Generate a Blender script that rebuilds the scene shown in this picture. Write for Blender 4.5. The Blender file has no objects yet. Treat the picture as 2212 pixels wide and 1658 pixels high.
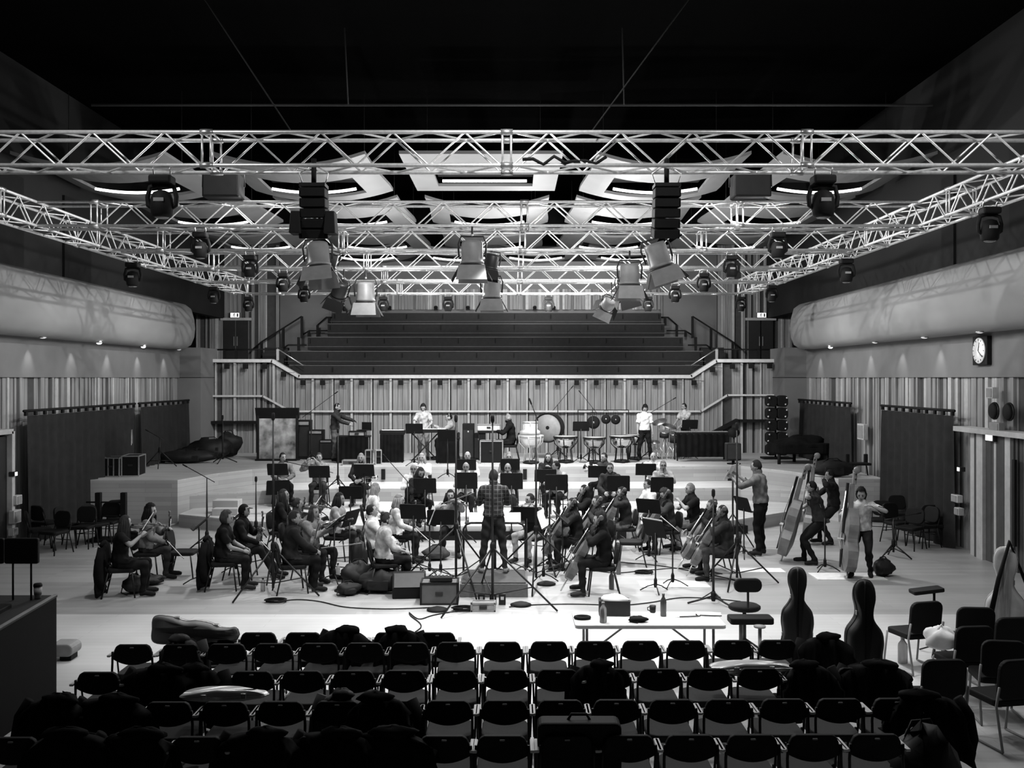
import bpy, bmesh, math, random
import numpy as np
from mathutils import Vector, Matrix, Quaternion
V = Vector
PI = math.pi
RN = random.Random(7)
H = 3.6; F = 2150.0; CX = 1106.0; CY = 817.0
COL = bpy.context.scene.collection

def W(u, v, Y): return V(((u-CX)*Y/F, Y, H-(v-CY)*Y/F))
def G(u, v, z=0.0):
    Y = (H-z)*F/(v-CY); return V(((u-CX)*Y/F, Y, z))
def XU(u, Y): return (u-CX)*Y/F

# ---------------------------------------------------------------- materials
MATS = {}
def mat(name, g, rough=.6, metal=0.0, var=.12, scale=8.0, emit=0.0, stretch=None, bump=0.0, spec=.4, trans=0.0):
    if name in MATS: return MATS[name]
    m = bpy.data.materials.new(name); m.use_nodes = True
    nt = m.node_tree; b = nt.nodes['Principled BSDF']
    b.inputs['Roughness'].default_value = rough; b.inputs['Metallic'].default_value = metal
    b.inputs['Specular IOR Level'].default_value = spec
    if trans: b.inputs['Transmission Weight'].default_value = trans
    tc = nt.nodes.new('ShaderNodeTexCoord'); nz = nt.nodes.new('ShaderNodeTexNoise')
    nz.inputs['Scale'].default_value = scale; nz.inputs['Detail'].default_value = 4
    if stretch:
        mp = nt.nodes.new('ShaderNodeMapping'); mp.inputs['Scale'].default_value = stretch
        nt.links.new(tc.outputs['Object'], mp.inputs['Vector']); nt.links.new(mp.outputs['Vector'], nz.inputs['Vector'])
    else: nt.links.new(tc.outputs['Object'], nz.inputs['Vector'])
    cr = nt.nodes.new('ShaderNodeValToRGB')
    a = max(0, g*(1-var)); c = min(1, g*(1+var))
    cr.color_ramp.elements[0].position = .3; cr.color_ramp.elements[1].position = .7
    cr.color_ramp.elements[0].color = (a, a, a, 1); cr.color_ramp.elements[1].color = (c, c, c, 1)
    nt.links.new(nz.outputs['Fac'], cr.inputs['Fac']); nt.links.new(cr.outputs['Color'], b.inputs['Base Color'])
    if emit:
        b.inputs['Emission Color'].default_value = (1, 1, 1, 1); b.inputs['Emission Strength'].default_value = emit
    if bump:
        bp = nt.nodes.new('ShaderNodeBump'); bp.inputs['Strength'].default_value = bump
        nt.links.new(nz.outputs['Fac'], bp.inputs['Height']); nt.links.new(bp.outputs['Normal'], b.inputs['Normal'])
    MATS[name] = m; return m

def plank_mat(name, g, sx=1.8, sy=.14, var=.16, rough=.45, horiz=True, axis='XY'):
    if name in MATS: return MATS[name]
    m = bpy.data.materials.new(name); m.use_nodes = True
    nt = m.node_tree; b = nt.nodes['Principled BSDF']; b.inputs['Roughness'].default_value = rough
    tc = nt.nodes.new('ShaderNodeTexCoord'); sep = nt.nodes.new('ShaderNodeSeparateXYZ'); cmb = nt.nodes.new('ShaderNodeCombineXYZ')
    nt.links.new(tc.outputs['Object'], sep.inputs[0])
    nt.links.new(sep.outputs[axis[0]], cmb.inputs[0]); nt.links.new(sep.outputs[axis[1]], cmb.inputs[1])
    br = nt.nodes.new('ShaderNodeTexBrick'); br.inputs['Scale'].default_value = 1
    br.inputs['Brick Width'].default_value = sx; br.inputs['Row Height'].default_value = sy
    br.inputs['Mortar Size'].default_value = .004
    a = g*(1-var); c = g*(1+var)
    br.inputs['Color1'].default_value = (a, a, a, 1); br.inputs['Color2'].default_value = (c, c, c, 1)
    br.inputs['Mortar'].default_value = (g*.72,)*3 + (1,)
    nt.links.new(cmb.outputs[0], br.inputs['Vector'])
    nz = nt.nodes.new('ShaderNodeTexNoise'); nz.inputs['Scale'].default_value = .9; nz.inputs['Detail'].default_value = 5
    nt.links.new(tc.outputs['Object'], nz.inputs['Vector'])
    mx = nt.nodes.new('ShaderNodeMix'); mx.data_type = 'RGBA'; mx.blend_type = 'MULTIPLY'; mx.inputs[0].default_value = .45
    nt.links.new(br.outputs['Color'], mx.inputs[6]); nt.links.new(nz.outputs['Fac'], mx.inputs[7])
    br2 = nt.nodes.new('ShaderNodeBrightContrast'); br2.inputs['Bright'].default_value = g*.22
    nt.links.new(mx.outputs[2], br2.inputs[0]); nt.links.new(br2.outputs[0], b.inputs['Base Color'])
    MATS[name] = m; return m

def plaid_mat(name, base, line):
    m = bpy.data.materials.new(name); m.use_nodes = True
    nt = m.node_tree; b = nt.nodes['Principled BSDF']; b.inputs['Roughness'].default_value = .85
    tc = nt.nodes.new('ShaderNodeTexCoord')
    outs = []
    for ax in ('X', 'Z'):
        sp = nt.nodes.new('ShaderNodeSeparateXYZ'); nt.links.new(tc.outputs['Object'], sp.inputs[0])
        mu = nt.nodes.new('ShaderNodeMath'); mu.operation = 'MULTIPLY'; mu.inputs[1].default_value = 15
        fr = nt.nodes.new('ShaderNodeMath'); fr.operation = 'FRACT'; lt = nt.nodes.new('ShaderNodeMath'); lt.operation = 'LESS_THAN'; lt.inputs[1].default_value = .16
        nt.links.new(sp.outputs[ax], mu.inputs[0]); nt.links.new(mu.outputs[0], fr.inputs[0]); nt.links.new(fr.outputs[0], lt.inputs[0]); outs.append(lt)
    mxm = nt.nodes.new('ShaderNodeMath'); mxm.operation = 'MAXIMUM'
    nt.links.new(outs[0].outputs[0], mxm.inputs[0]); nt.links.new(outs[1].outputs[0], mxm.inputs[1])
    mx = nt.nodes.new('ShaderNodeMix'); mx.data_type = 'RGBA'; mx.inputs[6].default_value = (base,)*3+(1,); mx.inputs[7].default_value = (line,)*3+(1,)
    nt.links.new(mxm.outputs[0], mx.inputs[0]); nt.links.new(mx.outputs[2], b.inputs['Base Color'])
    MATS[name] = m; return m

def grey(g, rough=.8):   # cloth / skin shade cache
    if g < .09: g *= .42
    k = round(g, 4)
    return mat('shade_%04d' % int(k*10000), k, rough, var=.3, scale=14, bump=.35, spec=.12)

BLACK = mat('matt_black', .008, .7, spec=.15); BLK2 = mat('black_plastic', .012, .45, spec=.25); DARK = mat('dark_grey', .02, .6, spec=.2)
STEEL = mat('brushed_steel', .6, .35, .85, scale=40); ALU = mat('truss_aluminium', .72, .38, .6, var=.12, scale=30)
CHROME = mat('chrome', .75, .18, 1.0); COPPER = mat('copper_bowl', .42, .25, .9)
WHITE = mat('white_paper', .85, .7, var=.04); GLOW = mat('lamp_glow', .9, emit=6.0); GLOWDIM = mat('sign_glow', .8, emit=.9)
TUBE = mat('fluorescent_tube', .9, emit=3.2)
WOODI = mat('varnished_wood', .10, .3, var=.3, scale=6); WOODL = mat('pale_varnished_wood', .24, .3, var=.25, scale=6)
SEATG = mat('grey_seat_fabric', .036, .9, var=.1, scale=60); GREYP = mat('grey_paint', .22, .6)
CLOTH = mat('black_cloth', .006, .95, var=.4, scale=5, bump=.2, spec=.08)

# ---------------------------------------------------------------- mesh builder
class MB:
    def __init__(s): s.v = []; s.f = []; s.m = []; s.sm = []
    def add(s, vs, fs, mi=0, smooth=False, M=None):
        o = len(s.v)
        for p in vs:
            p = V(p); s.v.append(M @ p if M is not None else p)
        for f in fs:
            s.f.append(tuple(o+i for i in f)); s.m.append(mi); s.sm.append(smooth)
        return s
    def box(s, c, d, mi=0, M=None, rz=0, top=1.0):
        x, y, z = d[0]/2, d[1]/2, d[2]/2; t = top
        vs = [V((-x, -y, -z)), V((x, -y, -z)), V((x, y, -z)), V((-x, y, -z)), V((-x*t, -y*t, z)), V((x*t, -y*t, z)), V((x*t, y*t, z)), V((-x*t, y*t, z))]
        L = Matrix.Translation(V(c)) @ Matrix.Rotation(rz, 4, 'Z')
        if M is not None: L = M @ L
        return s.add(vs, [(0, 3, 2, 1), (4, 5, 6, 7), (0, 1, 5, 4), (1, 2, 6, 5), (2, 3, 7, 6), (3, 0, 4, 7)], mi, False, L)
    def tube(s, pts, r, n=8, mi=0, M=None, flat=1.0, up=None, caps=True):
        pts = [V(p) for p in pts]
        rs = r if isinstance(r, (list, tuple)) else [r]*len(pts)
        vs = []; fs = []; prev = None
        for i, p in enumerate(pts):
            t = (pts[min(i+1, len(pts)-1)]-pts[max(i-1, 0)])
            if t.length < 1e-9: t = V((0, 0, 1))
            t.normalize()
            if prev is None:
                a = V(up) if up else (V((0, 0, 1)) if abs(t.z) < .9 else V((0, 1, 0)))
                x = a.cross(t)
                if x.length < 1e-6: x = V((1, 0, 0)).cross(t)
                x.normalize()
            else:
                x = prev-t*prev.dot(t)
                if x.length < 1e-6: x = t.orthogonal()
                x.normalize()
            prev = x; y = t.cross(x)
            for k in range(n):
                a = 2*PI*k/n; vs.append(p+x*math.cos(a)*rs[i]+y*math.sin(a)*rs[i]*flat)
        for i in range(len(pts)-1):
            for k in range(n):
                k2 = (k+1) % n; fs.append((i*n+k, i*n+k2, (i+1)*n+k2, (i+1)*n+k))
        if caps:
            fs.append(tuple(range(n-1, -1, -1))); fs.append(tuple((len(pts)-1)*n+k for k in range(n)))
        return s.add(vs, fs, mi, True, M)
    def lathe(s, prof, n=20, mi=0, M=None, c=(0, 0, 0), ring=False):
        vs = []; fs = []; c = V(c)
        for r, z in prof:
            for k in range(n):
                a = 2*PI*k/n; vs.append(c+V((r*math.cos(a), r*math.sin(a), z)))
        for i in range(len(prof)-1):
            for k in range(n):
                k2 = (k+1) % n; fs.append((i*n+k, i*n+k2, (i+1)*n+k2, (i+1)*n+k))
        if ring:
            q = (len(prof)-1)*n; fs += [(q+k, q+(k+1) % n, (k+1) % n, k) for k in range(n)]
        else: fs.append(tuple(range(n-1, -1, -1))); fs.append(tuple((len(prof)-1)*n+k for k in range(n)))
        return s.add(vs, fs, mi, True, M)
    def ball(s, c, r, n=12, mi=0, M=None, k=6):
        r = (r, r, r) if not isinstance(r, (tuple, list)) else r
        vs = [V(c)+V((0, 0, -r[2]))]; fs = []
        for i in range(1, k):
            t = -PI/2+PI*i/k
            for j in range(n):
                a = 2*PI*j/n; vs.append(V(c)+V((r[0]*math.cos(t)*math.cos(a), r[1]*math.cos(t)*math.sin(a), r[2]*math.sin(t))))
        vs.append(V(c)+V((0, 0, r[2])))
        for j in range(n): fs.append((0, 1+(j+1) % n, 1+j))
        for i in range(k-2):
            for j in range(n):
                j2 = (j+1) % n; fs.append((1+i*n+j, 1+i*n+j2, 1+(i+1)*n+j2, 1+(i+1)*n+j))
        L = len(vs)-1
        for j in range(n): fs.append((1+(k-2)*n+j, 1+(k-2)*n+(j+1) % n, L))
        return s.add(vs, fs, mi, True, M)
    def prism(s, poly, d0, d1, axis='Z', mi=0, M=None, smooth=False):
        # poly in the two other axes (X,Y) / (X,Z) / (Y,Z); extruded d0..d1 on axis
        def mk(p, d):
            return V((p[0], p[1], d)) if axis == 'Z' else (V((p[0], d, p[1])) if axis == 'Y' else V((d, p[0], p[1])))
        n = len(poly); vs = [mk(p, d0) for p in poly]+[mk(p, d1) for p in poly]
        fs = [(i, (i+1) % n, n+(i+1) % n, n+i) for i in range(n)]
        s.add(vs, fs, mi, smooth, M)
        o = len(s.v)-2*n
        s.f.append(tuple(range(o+n-1, o-1, -1))); s.m.append(mi); s.sm.append(False)
        s.f.append(tuple(range(o+n, o+2*n))); s.m.append(mi); s.sm.append(False)
        return s
    def rrect(s, c, w, h, d, r, axis='Y', mi=0, M=None, n=4, bow=0.0):
        poly = rr(w, h, r, n)
        L = Matrix.Translation(V(c))
        if M is not None: L = M @ L
        return s.prism(poly, -d/2, d/2, axis, mi, L)
    def mesh(s, name, mats):
        me = bpy.data.meshes.new(name); me.from_pydata([tuple(p) for p in s.v], [], s.f)
        for m in (mats if isinstance(mats, (list, tuple)) else [mats]): me.materials.append(m)
        me.polygons.foreach_set('material_index', s.m); me.polygons.foreach_set('use_smooth', s.sm)
        bm = bmesh.new(); bm.from_mesh(me); bmesh.ops.recalc_face_normals(bm, faces=bm.faces); bm.to_mesh(me); bm.free()
        me.update(); return me
    def build(s, name, mats, parent=None, bevel=0, M=None):
        o = bpy.data.objects.new(name, s.mesh(name, mats)); COL.objects.link(o)
        if parent: o.parent = parent
        if M is not None: o.matrix_world = M
        if bevel:
            b = o.modifiers.new('bevel', 'BEVEL'); b.width = bevel; b.segments = 2; b.limit_method = 'ANGLE'
        return o
def rr(w, h, r, n=4):
    out = []
    for cx, cy, a0 in ((w/2-r, h/2-r, 0), (-w/2+r, h/2-r, PI/2), (-w/2+r, -h/2+r, PI), (w/2-r, -h/2+r, 1.5*PI)):
        for i in range(n+1):
            a = a0+PI/2*i/n; out.append((cx+r*math.cos(a), cy+r*math.sin(a)))
    return out
def tag(o, label=None, cat=None, group=None, kind=None):
    if label: o['label'] = label
    if cat: o['category'] = cat
    if group: o['group'] = group
    if kind: o['kind'] = kind
    return o
def thing(name, label, cat, loc=(0, 0, 0), rz=0, group=None, M=None):
    o = bpy.data.objects.new(name, None); COL.objects.link(o); o.empty_display_size = .1
    if M is not None: o.matrix_world = M
    else: o.location = loc; o.rotation_euler = (0, 0, rz)
    return tag(o, label, cat, group)
def struct(name, mb, mats, label, bevel=0, cat='structure'):
    o = mb.build(name, mats, None, bevel); return tag(o, label, cat, kind='structure')
def kids(o): return [c for c in bpy.data.objects if c.parent == o]
KID = {}
def dup(root, label, loc=None, rz=None, M=None, group=None, scale=None, nm=None):
    if root.name not in KID: KID[root.name] = [(c, kids(c)) for c in kids(root)]
    r = root.copy(); COL.objects.link(r)
    for c, gs in KID[root.name]:
        d = c.copy(); COL.objects.link(d); d.parent = r
        for g in gs:
            e = g.copy(); COL.objects.link(e); e.parent = d
    if M is not None: r.matrix_world = M
    else:
        if loc is not None: r.location = loc
        if rz is not None: r.rotation_euler = (0, 0, rz)
    if scale: r.scale = (scale,)*3
    r['label'] = label
    if group: r['group'] = group
    return r
class Proto:   # first call hands out the prototype itself, later calls copy it
    def __init__(s, fn): s.fn = fn; s.o = None; s.used = False
    def __call__(s, label, loc=None, rz=0, M=None, group=None, scale=None):
        if s.o is None:
            s.o = s.fn(); o = s.o
            if M is not None: o.matrix_world = M
            else: o.location = loc; o.rotation_euler = (0, 0, rz)
            if scale: o.scale = (scale,)*3
            o['label'] = label
            if group: o['group'] = group
            return o
        return dup(s.o, label, loc, rz, M, group, scale)
def frame(p, z, y=None):
    """matrix with local Z along z and local Y near y, at p"""
    z = V(z).normalized(); y = V(y) if y else V((0, 1, 0))
    x = y.cross(z)
    if x.length < 1e-5: x = V((1, 0, 0))
    x.normalize(); y = z.cross(x)
    m = Matrix((x, y, z)).transposed().to_4x4(); m.translation = V(p); return m
NTH = ['first', 'second', 'third', 'fourth', 'fifth', 'sixth', 'seventh', 'eighth', 'ninth', 'tenth', 'eleventh', 'twelfth', 'thirteenth', 'fourteenth', 'fifteenth', 'sixteenth', 'seventeenth', 'eighteenth', 'nineteenth', 'twentieth', 'twenty-first', 'twenty-second', 'twenty-third']

# ---------------------------------------------------------------- camera, world
cam = bpy.data.objects.new('camera', bpy.data.cameras.new('camera')); COL.objects.link(cam)
cam.location = (0, 0, H); cam.rotation_euler = (PI/2, 0, 0)
cam.data.sensor_width = 36; cam.data.lens = F/2212*36; cam.data.shift_y = -12/2212; cam.data.clip_end = 200
bpy.context.scene.camera = cam
w = bpy.data.worlds.new('world'); bpy.context.scene.world = w; w.use_nodes = True
w.node_tree.nodes['Background'].inputs[0].default_value = (.9, .9, .9, 1); w.node_tree.nodes['Background'].inputs[1].default_value = .012
sc = bpy.context.scene
sc.view_settings.view_transform = 'Standard'; sc.view_settings.exposure = 0
sc.cycles.use_denoising = True; sc.cycles.max_bounces = 5; sc.cycles.sample_clamp_indirect = 4

# ---------------------------------------------------------------- setting
XL, XR = -10.8, 9.57          # lower side walls
FL, FR = -10.05, 8.8          # balcony fascia planes
YP, YB = 32.2, 33.7           # pier front, parapet wall
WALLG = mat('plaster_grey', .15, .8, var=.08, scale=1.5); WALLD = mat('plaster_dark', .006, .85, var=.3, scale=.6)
def balc_mat():
    m = mat('balcony_panel', .26, .55, var=.22, scale=.55, stretch=(1, .5, 1.2)); return m  # broad noise puts truss-shadow streaks into the panel colour
BALC = balc_mat()
SLAT = mat('slat_face', .22, .7, var=.25, scale=3, stretch=(6, 6, .3)); SLATL = mat('slat_edge', .38, .6, var=.1); SLATD = mat('slat_gap', .05, .8)
FLOORF = plank_mat("floor_front", .47, 2.4, .16, .05, .4); FLOORB = plank_mat("floor_stage", .30, 2.4, .16, .13, .38)
RISE = plank_mat('riser_boards', .36, 1.3, .11, .2, .5, axis='XZ'); RTOP = plank_mat('riser_top', .42, 1.6, .12, .12, .45)

m = MB(); m.box((-.6, 20, -.1), (26, 46, .2), 0)
fl = m
fl.v[-4:] = fl.v[-4:]
m = MB(); YS = 15.2
m.box((-.6, (YS-4)/2, -.1), (26, YS+4, .2), 0); m.box((-.6, (YS+40)/2, -.1), (26, 40-YS, .2), 1)
struct('floor', m, [FLOORF, FLOORB], 'pale timber plank floor of the hall', cat='floor')
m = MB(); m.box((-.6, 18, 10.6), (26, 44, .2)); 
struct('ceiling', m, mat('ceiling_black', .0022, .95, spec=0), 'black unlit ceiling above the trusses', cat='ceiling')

def slat_run(m, p0, p1, z0, z1, seed, n=(.05, .16), nrm=None, depth=.05, zt=None):
    """random vertical slats standing on a run p0->p1 (2-D), z1 may vary along the run via zt(t)"""
    rnd = random.Random(seed); p0 = V((p0[0], p0[1])); p1 = V((p1[0], p1[1])); L = (p1-p0).length; d = (p1-p0)/L
    nn = V((d.y, -d.x)) if nrm is None else V(nrm)
    ang = math.atan2(d.y, d.x); s = 0
    while s < L:
        wd = rnd.uniform(*n); wd = min(wd, L-s)
        mi = rnd.choice([0, 0, 0, 1, 2]) ; dp = rnd.choice([.02, .05, .08]) if mi != 2 else .004
        c = p0+d*(s+wd/2)+nn*(dp/2); zz = zt((s+wd/2)/L) if zt else z1
        if mi != 2: m.box((c.x, c.y, (z0+zz)/2), (wd*.92, dp, zz-z0), mi, rz=ang)
        s += wd

# side walls --------------------------------------------------------
def side_wall(sgn, X, FX, nm):
    m = MB()
    m.box((X+sgn*.2, 12, 1.8), (.3, 44, 3.7), 2)                      # backing
    slat_run(m, (X+sgn*.05, -2), (X+sgn*.05, YP), 0.0, 3.62, 11 if sgn < 0 else 12, nrm=(-sgn, 0), n=(.06, .2))
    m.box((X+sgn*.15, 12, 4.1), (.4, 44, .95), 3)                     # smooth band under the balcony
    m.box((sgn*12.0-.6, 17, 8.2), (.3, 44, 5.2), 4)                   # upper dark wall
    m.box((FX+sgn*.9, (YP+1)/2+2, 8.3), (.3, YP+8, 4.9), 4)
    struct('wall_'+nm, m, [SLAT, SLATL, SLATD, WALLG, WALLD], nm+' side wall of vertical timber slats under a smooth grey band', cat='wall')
    # balcony fascia, convex section swept along Y, rounded at its far end
    m = MB(); prof = [(.95, 5.93), (.25, 5.93), (.08, 5.80), (0, 5.5), (-.03, 5.2), (0, 4.9), (.1, 4.65), (.3, 4.52), (.95, 4.52)]
    ys = [-3+i*1.9 for i in range(19)]; ys = [y for y in ys if y < YP-1]+[YP-.8, YP-.3, YP-.02]
    vs = []; fs = []
    for y in ys:
        e = max(0, (y-(YP-.9))/.9); sh = .30*e*e
        for a, z in prof: vs.append((FX+sgn*(a+sh*(1 if a < .6 else 0)), y, z-(z-5.2)*.06*e))
    n = len(prof)
    for i in range(len(ys)-1):
        for k in range(n-1): fs.append((i*n+k, i*n+k+1, (i+1)*n+k+1, (i+1)*n+k))
    m.add(vs, fs, 0, True); m.add([vs[-n+k] for k in range(n)], [tuple(range(n))], 0)
    struct('trim_1' if sgn < 0 else 'trim_2', m, [BALC, WALLG], nm+' balcony front, a long pale bulging panel', cat='balcony front')
    # pier at the far end
    m = MB(); x0 = X+sgn*.3; x1 = FX+sgn*.02
    m.box(((x0+x1)/2, (YP+YB+.3)/2, 2.3), (abs(x1-x0), YB+.3-YP, 4.6), 0)
    m.box(((x0+x1)/2, (YP+YB+.3)/2, 3.63), (abs(x1-x0)+.01, YB+.32-YP, .02), 1)
    struct('trim_3' if sgn < 0 else 'trim_4', m, [WALLG, WALLD], nm+' smooth grey corner pier beside the choir wall', cat='pier')
side_wall(-1, XL, FL, 'left'); side_wall(1, XR, FR, 'right')
m = MB()
for sgn, FX, spans in ((-1, FL, ((19.5, 21.9), (23.9, 25.4))), (1, FR, ((17.5, 19.0), (21.4, 22.0)))):
    for a, b in spans: m.box((FX+sgn*.72, (a+b)/2, 6.9), (.06, b-a, 2.2), 0)
struct('trim_5', m, BLACK, 'black openings in the dark walls above the two balconies', cat='opening')
m = MB()
for x0, x1, g in ((FL-.9, -7.4, 0), (6.2, FR+.9, 0)):
    pass
# far upper walls (behind choir)
m = MB(); m.box((-.7, 39.3, 5.4), (24, .3, 5.6), 3); m.box((-.7, 39.3, 9.4), (24, .3, 2.4), 4)
slat_run(m, (XU(800, 39.1), 39.1), (XU(1430, 39.1), 39.1), 6.3, 7.1, 5, n=(.05, .14), nrm=(0, -1))
struct('wall_back', m, [SLAT, SLATL, SLATD, WALLG, BLACK], 'grey back wall above the choir seats with a strip of slats', cat='wall')
m = MB()
for (ua, ub, seed) in ((425, 603, 21), (1550, 1712, 22)):
    Y = 37.4; a, b = XU(ua, Y), XU(ub, Y)
    m.box(((a+b)/2, Y+.1, 5.3), (b-a, .1, 7.4), 2); slat_run(m, (a, Y), (b, Y), 1.6, 8.6, seed, n=(.05, .14), nrm=(0, -1))
struct('wall_choir', m, [SLAT, SLATL, SLATD], 'tall slatted walls either side of the choir seats', cat='wall')
m = MB()
for (ua, ub) in ((600, 716), (1428, 1552)):
    Y = 38.6; a, b = XU(ua, Y), XU(ub, Y); m.box(((a+b)/2, Y, 5.6), (b-a, .2, 6.0), 0)
    e = b if ua < 1000 else a
    m.box((e, Y-.12, 5.6), (.06, .1, 6.0), 0)
struct('trim_6', m, [WALLG], 'smooth grey panels flanking the choir seats', cat='panel')

# choir parapet ------------------------------------------------------
CL, CR = XU(648, YB), XU(1492, YB); SL, SR = XU(590, YB), XU(1545, YB)
EL, ER = XU(425, YB), XU(1712, YB)
zT = W(0, 813, YB).z; zS = W(0, 779, YB).z
def ztop(x):
    if x < SL or x > SR: return zS
    if x < CL: return zS+(zT-zS)*(x-SL)/(CL-SL)
    if x > CR: return zT+(zS-zT)*(x-CR)/(SR-CR)
    return zT
m = MB()
xs = [EL, SL, CL, CR, SR, ER]
for a, b in zip(xs[:-1], xs[1:]):
    m.prism([(a, 0), (b, 0), (b, ztop(b)), (a, ztop(a))], YB+.06, YB+.2, 'Y', 2)
x = EL; i = 0; rnd = random.Random(4)
while x < ER:
    wide = (i % 2 == 0); zz = ztop(x)
    side = x < SL or x > SR
    m.box((x, YB-.02, zz/2), (.075 if wide else .045, .22 if wide else .12, zz), 1)
    s = x+.06
    while s < x+.60:
        wd = rnd.uniform(.05, .16) if side else rnd.uniform(.12, .25); wd = min(wd, x+.66-s)
        if rnd.random() < (.8 if side else 1.1): m.box((s+wd/2, YB+.02, ztop(s+wd/2)/2), (wd*.93, .06 if rnd.random() < .5 else .09, ztop(s+wd/2)), 0)
        s += wd
    x += .658; i += 1
struct('wall_front_choir', m, [SLAT, SLATL, SLATD], 'slatted timber parapet wall below the choir seats', cat='wall')
m = MB()
def rail(m, pts, r, mi=0):
    for a, b in zip(pts[:-1], pts[1:]):
        a = V(a); b = V(b); d = (b-a); M = frame(a, d, (0, 1, 0)); m.box((0, 0, d.length/2), (r[0], r[1], d.length+.03), mi, M)
rail(m, [(EL, YB-.05, zS), (SL, YB-.05, zS), (CL, YB-.05, zT), (CR, YB-.05, zT), (SR, YB-.05, zS), (ER, YB-.05, zS)], (.11, .3))
struct('trim_7', m, mat('pale_rail', .5, .5), 'pale top rail of the choir parapet, stepping up at both ends', cat='rail')
m = MB(); Yq = YB-.17
pp = [(425, 855), (568, 855), (628, 888), (1514, 888), (1571, 853), (1712, 853)]
rail(m, [W(u, v, Yq) for u, v in pp], (.06, .08))
struct('trim_8', m, mat('pale_rail', .5, .5), 'thin lower rail running along the parapet wall', cat='rail')
m = MB(); z911 = W(0, 911, YB).z
m.box(((EL+XU(640, YB))/2, YB-.25, z911), (XU(640, YB)-EL, .35, .09)); m.box(((ER+XU(1592, YB))/2, YB-.25, z911+.05), (ER-XU(1592, YB), .35, .09))
rail(m, [W(1592, 907, YB-.25), W(1545, 932, YB-.25), W(1500, 945, YB-.25)], (.09, .35))
struct('trim_9', m, BLACK, 'dark ledge low on the parapet wall at both ends', cat='ledge')

# choir benches --------------------------------------------------------
BEN = mat('bench_dark', .009, .6, var=.2, spec=.2); BENE = mat('bench_edge', .07, .5); DK3 = mat('bench_front', .014, .6, spec=.2)
rows = [(34.4, 625, 1518, 789.5, 'lowest'), (35.3, 622, 1518, 759, 'second lowest'), (36.2, 665, 1475, 728.5, 'middle'), (37.1, 708, 1435, 700, 'second highest'), (38.0, 718, 1428, 676, 'highest')]
for k, (Y, ua, ub, v, nm) in enumerate(rows):
    a, b = XU(ua, Y), XU(ub, Y); zt = W(0, v, Y).z
    o = thing('choir_bench', nm+' row of dark choir benches behind the parapet', 'bench', ((a+b)/2, Y, zt-.95), group='rows of choir benches')
    w_ = b-a
    br = MB().rrect((0, 0, .72), w_, .46, .07, .03).build('backrest', DK3 if k in (0, 4) else BEN, o)
    MB().box((0, 0, .96), (w_, .1, .03)).build('top_rail', BENE, br, .005)
    MB().box((0, -.28, .42), (w_, .5, .07)).build('seat', BEN, o, .01)
    MB().box((0, -.54, .60), (w_, .02, .012)).build('front_edge', BENE, o)
    MB().box((0, -.05, -.3+.15), (w_, .8, .9)).build('plinth', BEN, o)
    n = int(w_/1.32)
    for i in range(n+1): MB().box((-w_/2+.1+i*(w_-.2)/n, -.06, .82), (.025, .08, .16)).build('divider', BLACK, br)

def tube_thing(name, pts, r, mt, label, cat, n=6, group=None):
    o = MB().tube(pts, r, n).build(name, mt); return tag(o, label, cat, group)
# handrails
def handrail(label, top, posts, mt=BLACK, r=.03, mid=None):
    o = thing('handrail', label, 'handrail', tuple(top[0]))
    t0 = V(top[0]); mm = MB(); mm.tube([V(p)-t0 for p in top], r, 6); mm.build('rail', mt, o)
    for a, b in posts: MB().box((V(a)+V(b))/2-t0, (.09, .05, abs(b[2]-a[2])+.001), ).build('post', mt, o)
    if mid: MB().tube([V(p)-t0 for p in mid], r*.8, 6).build('lower_rail', mt, o)
    return o
for side, sg, cx in (('left', 1, 1076), ('right', -1, 1076)):
    def U(u): return u if side == 'left' else 2*1074-u
    Y1 = 36.6
    handrail('sloping black stair handrail at the %s end of the choir' % side, [W(U(545), 755, Y1), W(U(565), 738, Y1), W(U(652), 683, Y1)],
             [(W(U(u), 0, Y1)[:2]+(W(0, vb, Y1).z,), W(U(u), 0, Y1)[:2]+(W(0, vt, Y1).z,)) for u, vt, vb in ((652, 683, 730), (612, 708, 770), (565, 738, 775))])
    Y2 = 34.6
    handrail('horizontal black guard rail on the %s choir landing' % side, [W(U(455), 755, Y2), W(U(600), 754, Y2)],
             [(W(U(u), 0, Y2)[:2]+(W(0, 780, Y2).z,), W(U(u), 0, Y2)[:2]+(W(0, 755, Y2).z,)) for u in (458, 485, 510, 560, 598)])
    handrail('thin pale handrail sloping down to the lowest bench, %s side' % side, [W(U(598), 752, 34.0), W(U(655), 789, 34.0)], [(W(U(600), 778, 34.0), W(U(600), 754, 34.0))], STEEL, .022)
    Y3 = 37.6
    handrail('short cranked black rail beside the upper choir steps, %s side' % side, [W(U(612), 752, 36), W(U(622), 745, 36), W(U(662), 745, 36)], [(W(U(645), 758, 36), W(U(645), 728, 36))])
    handrail('short cranked black rail beside the highest choir benches, %s side' % side, [W(U(655), 722, Y3), W(U(668), 714, Y3), W(U(708), 714, Y3)], [(W(U(686), 727, Y3), W(U(686), 702, Y3)), (W(U(667), 727, Y3), W(U(667), 715, Y3))])
    handrail('top cranked black rail running out from the last bench row, %s side' % side, [W(U(686), 702, 38.2), W(U(705), 685, 38.2), W(U(722), 685, 38.2)], [(W(U(711), 702, 38.2), W(U(711), 686, 38.2))])
    # landing steps
    o = thing('stair_flight', 'dark stair flight between benches and slatted wall, %s side' % side, 'stairs', (-8.62 if side == 'left' else 7.32, 35.3, W(0, 779, 35.5).z-.6))
    for k in range(5):
        MB().box((0, .3*k, .15+.1*k), (.85, .29, .3+.2*k)).build('step', DARK, o, .01)

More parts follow.
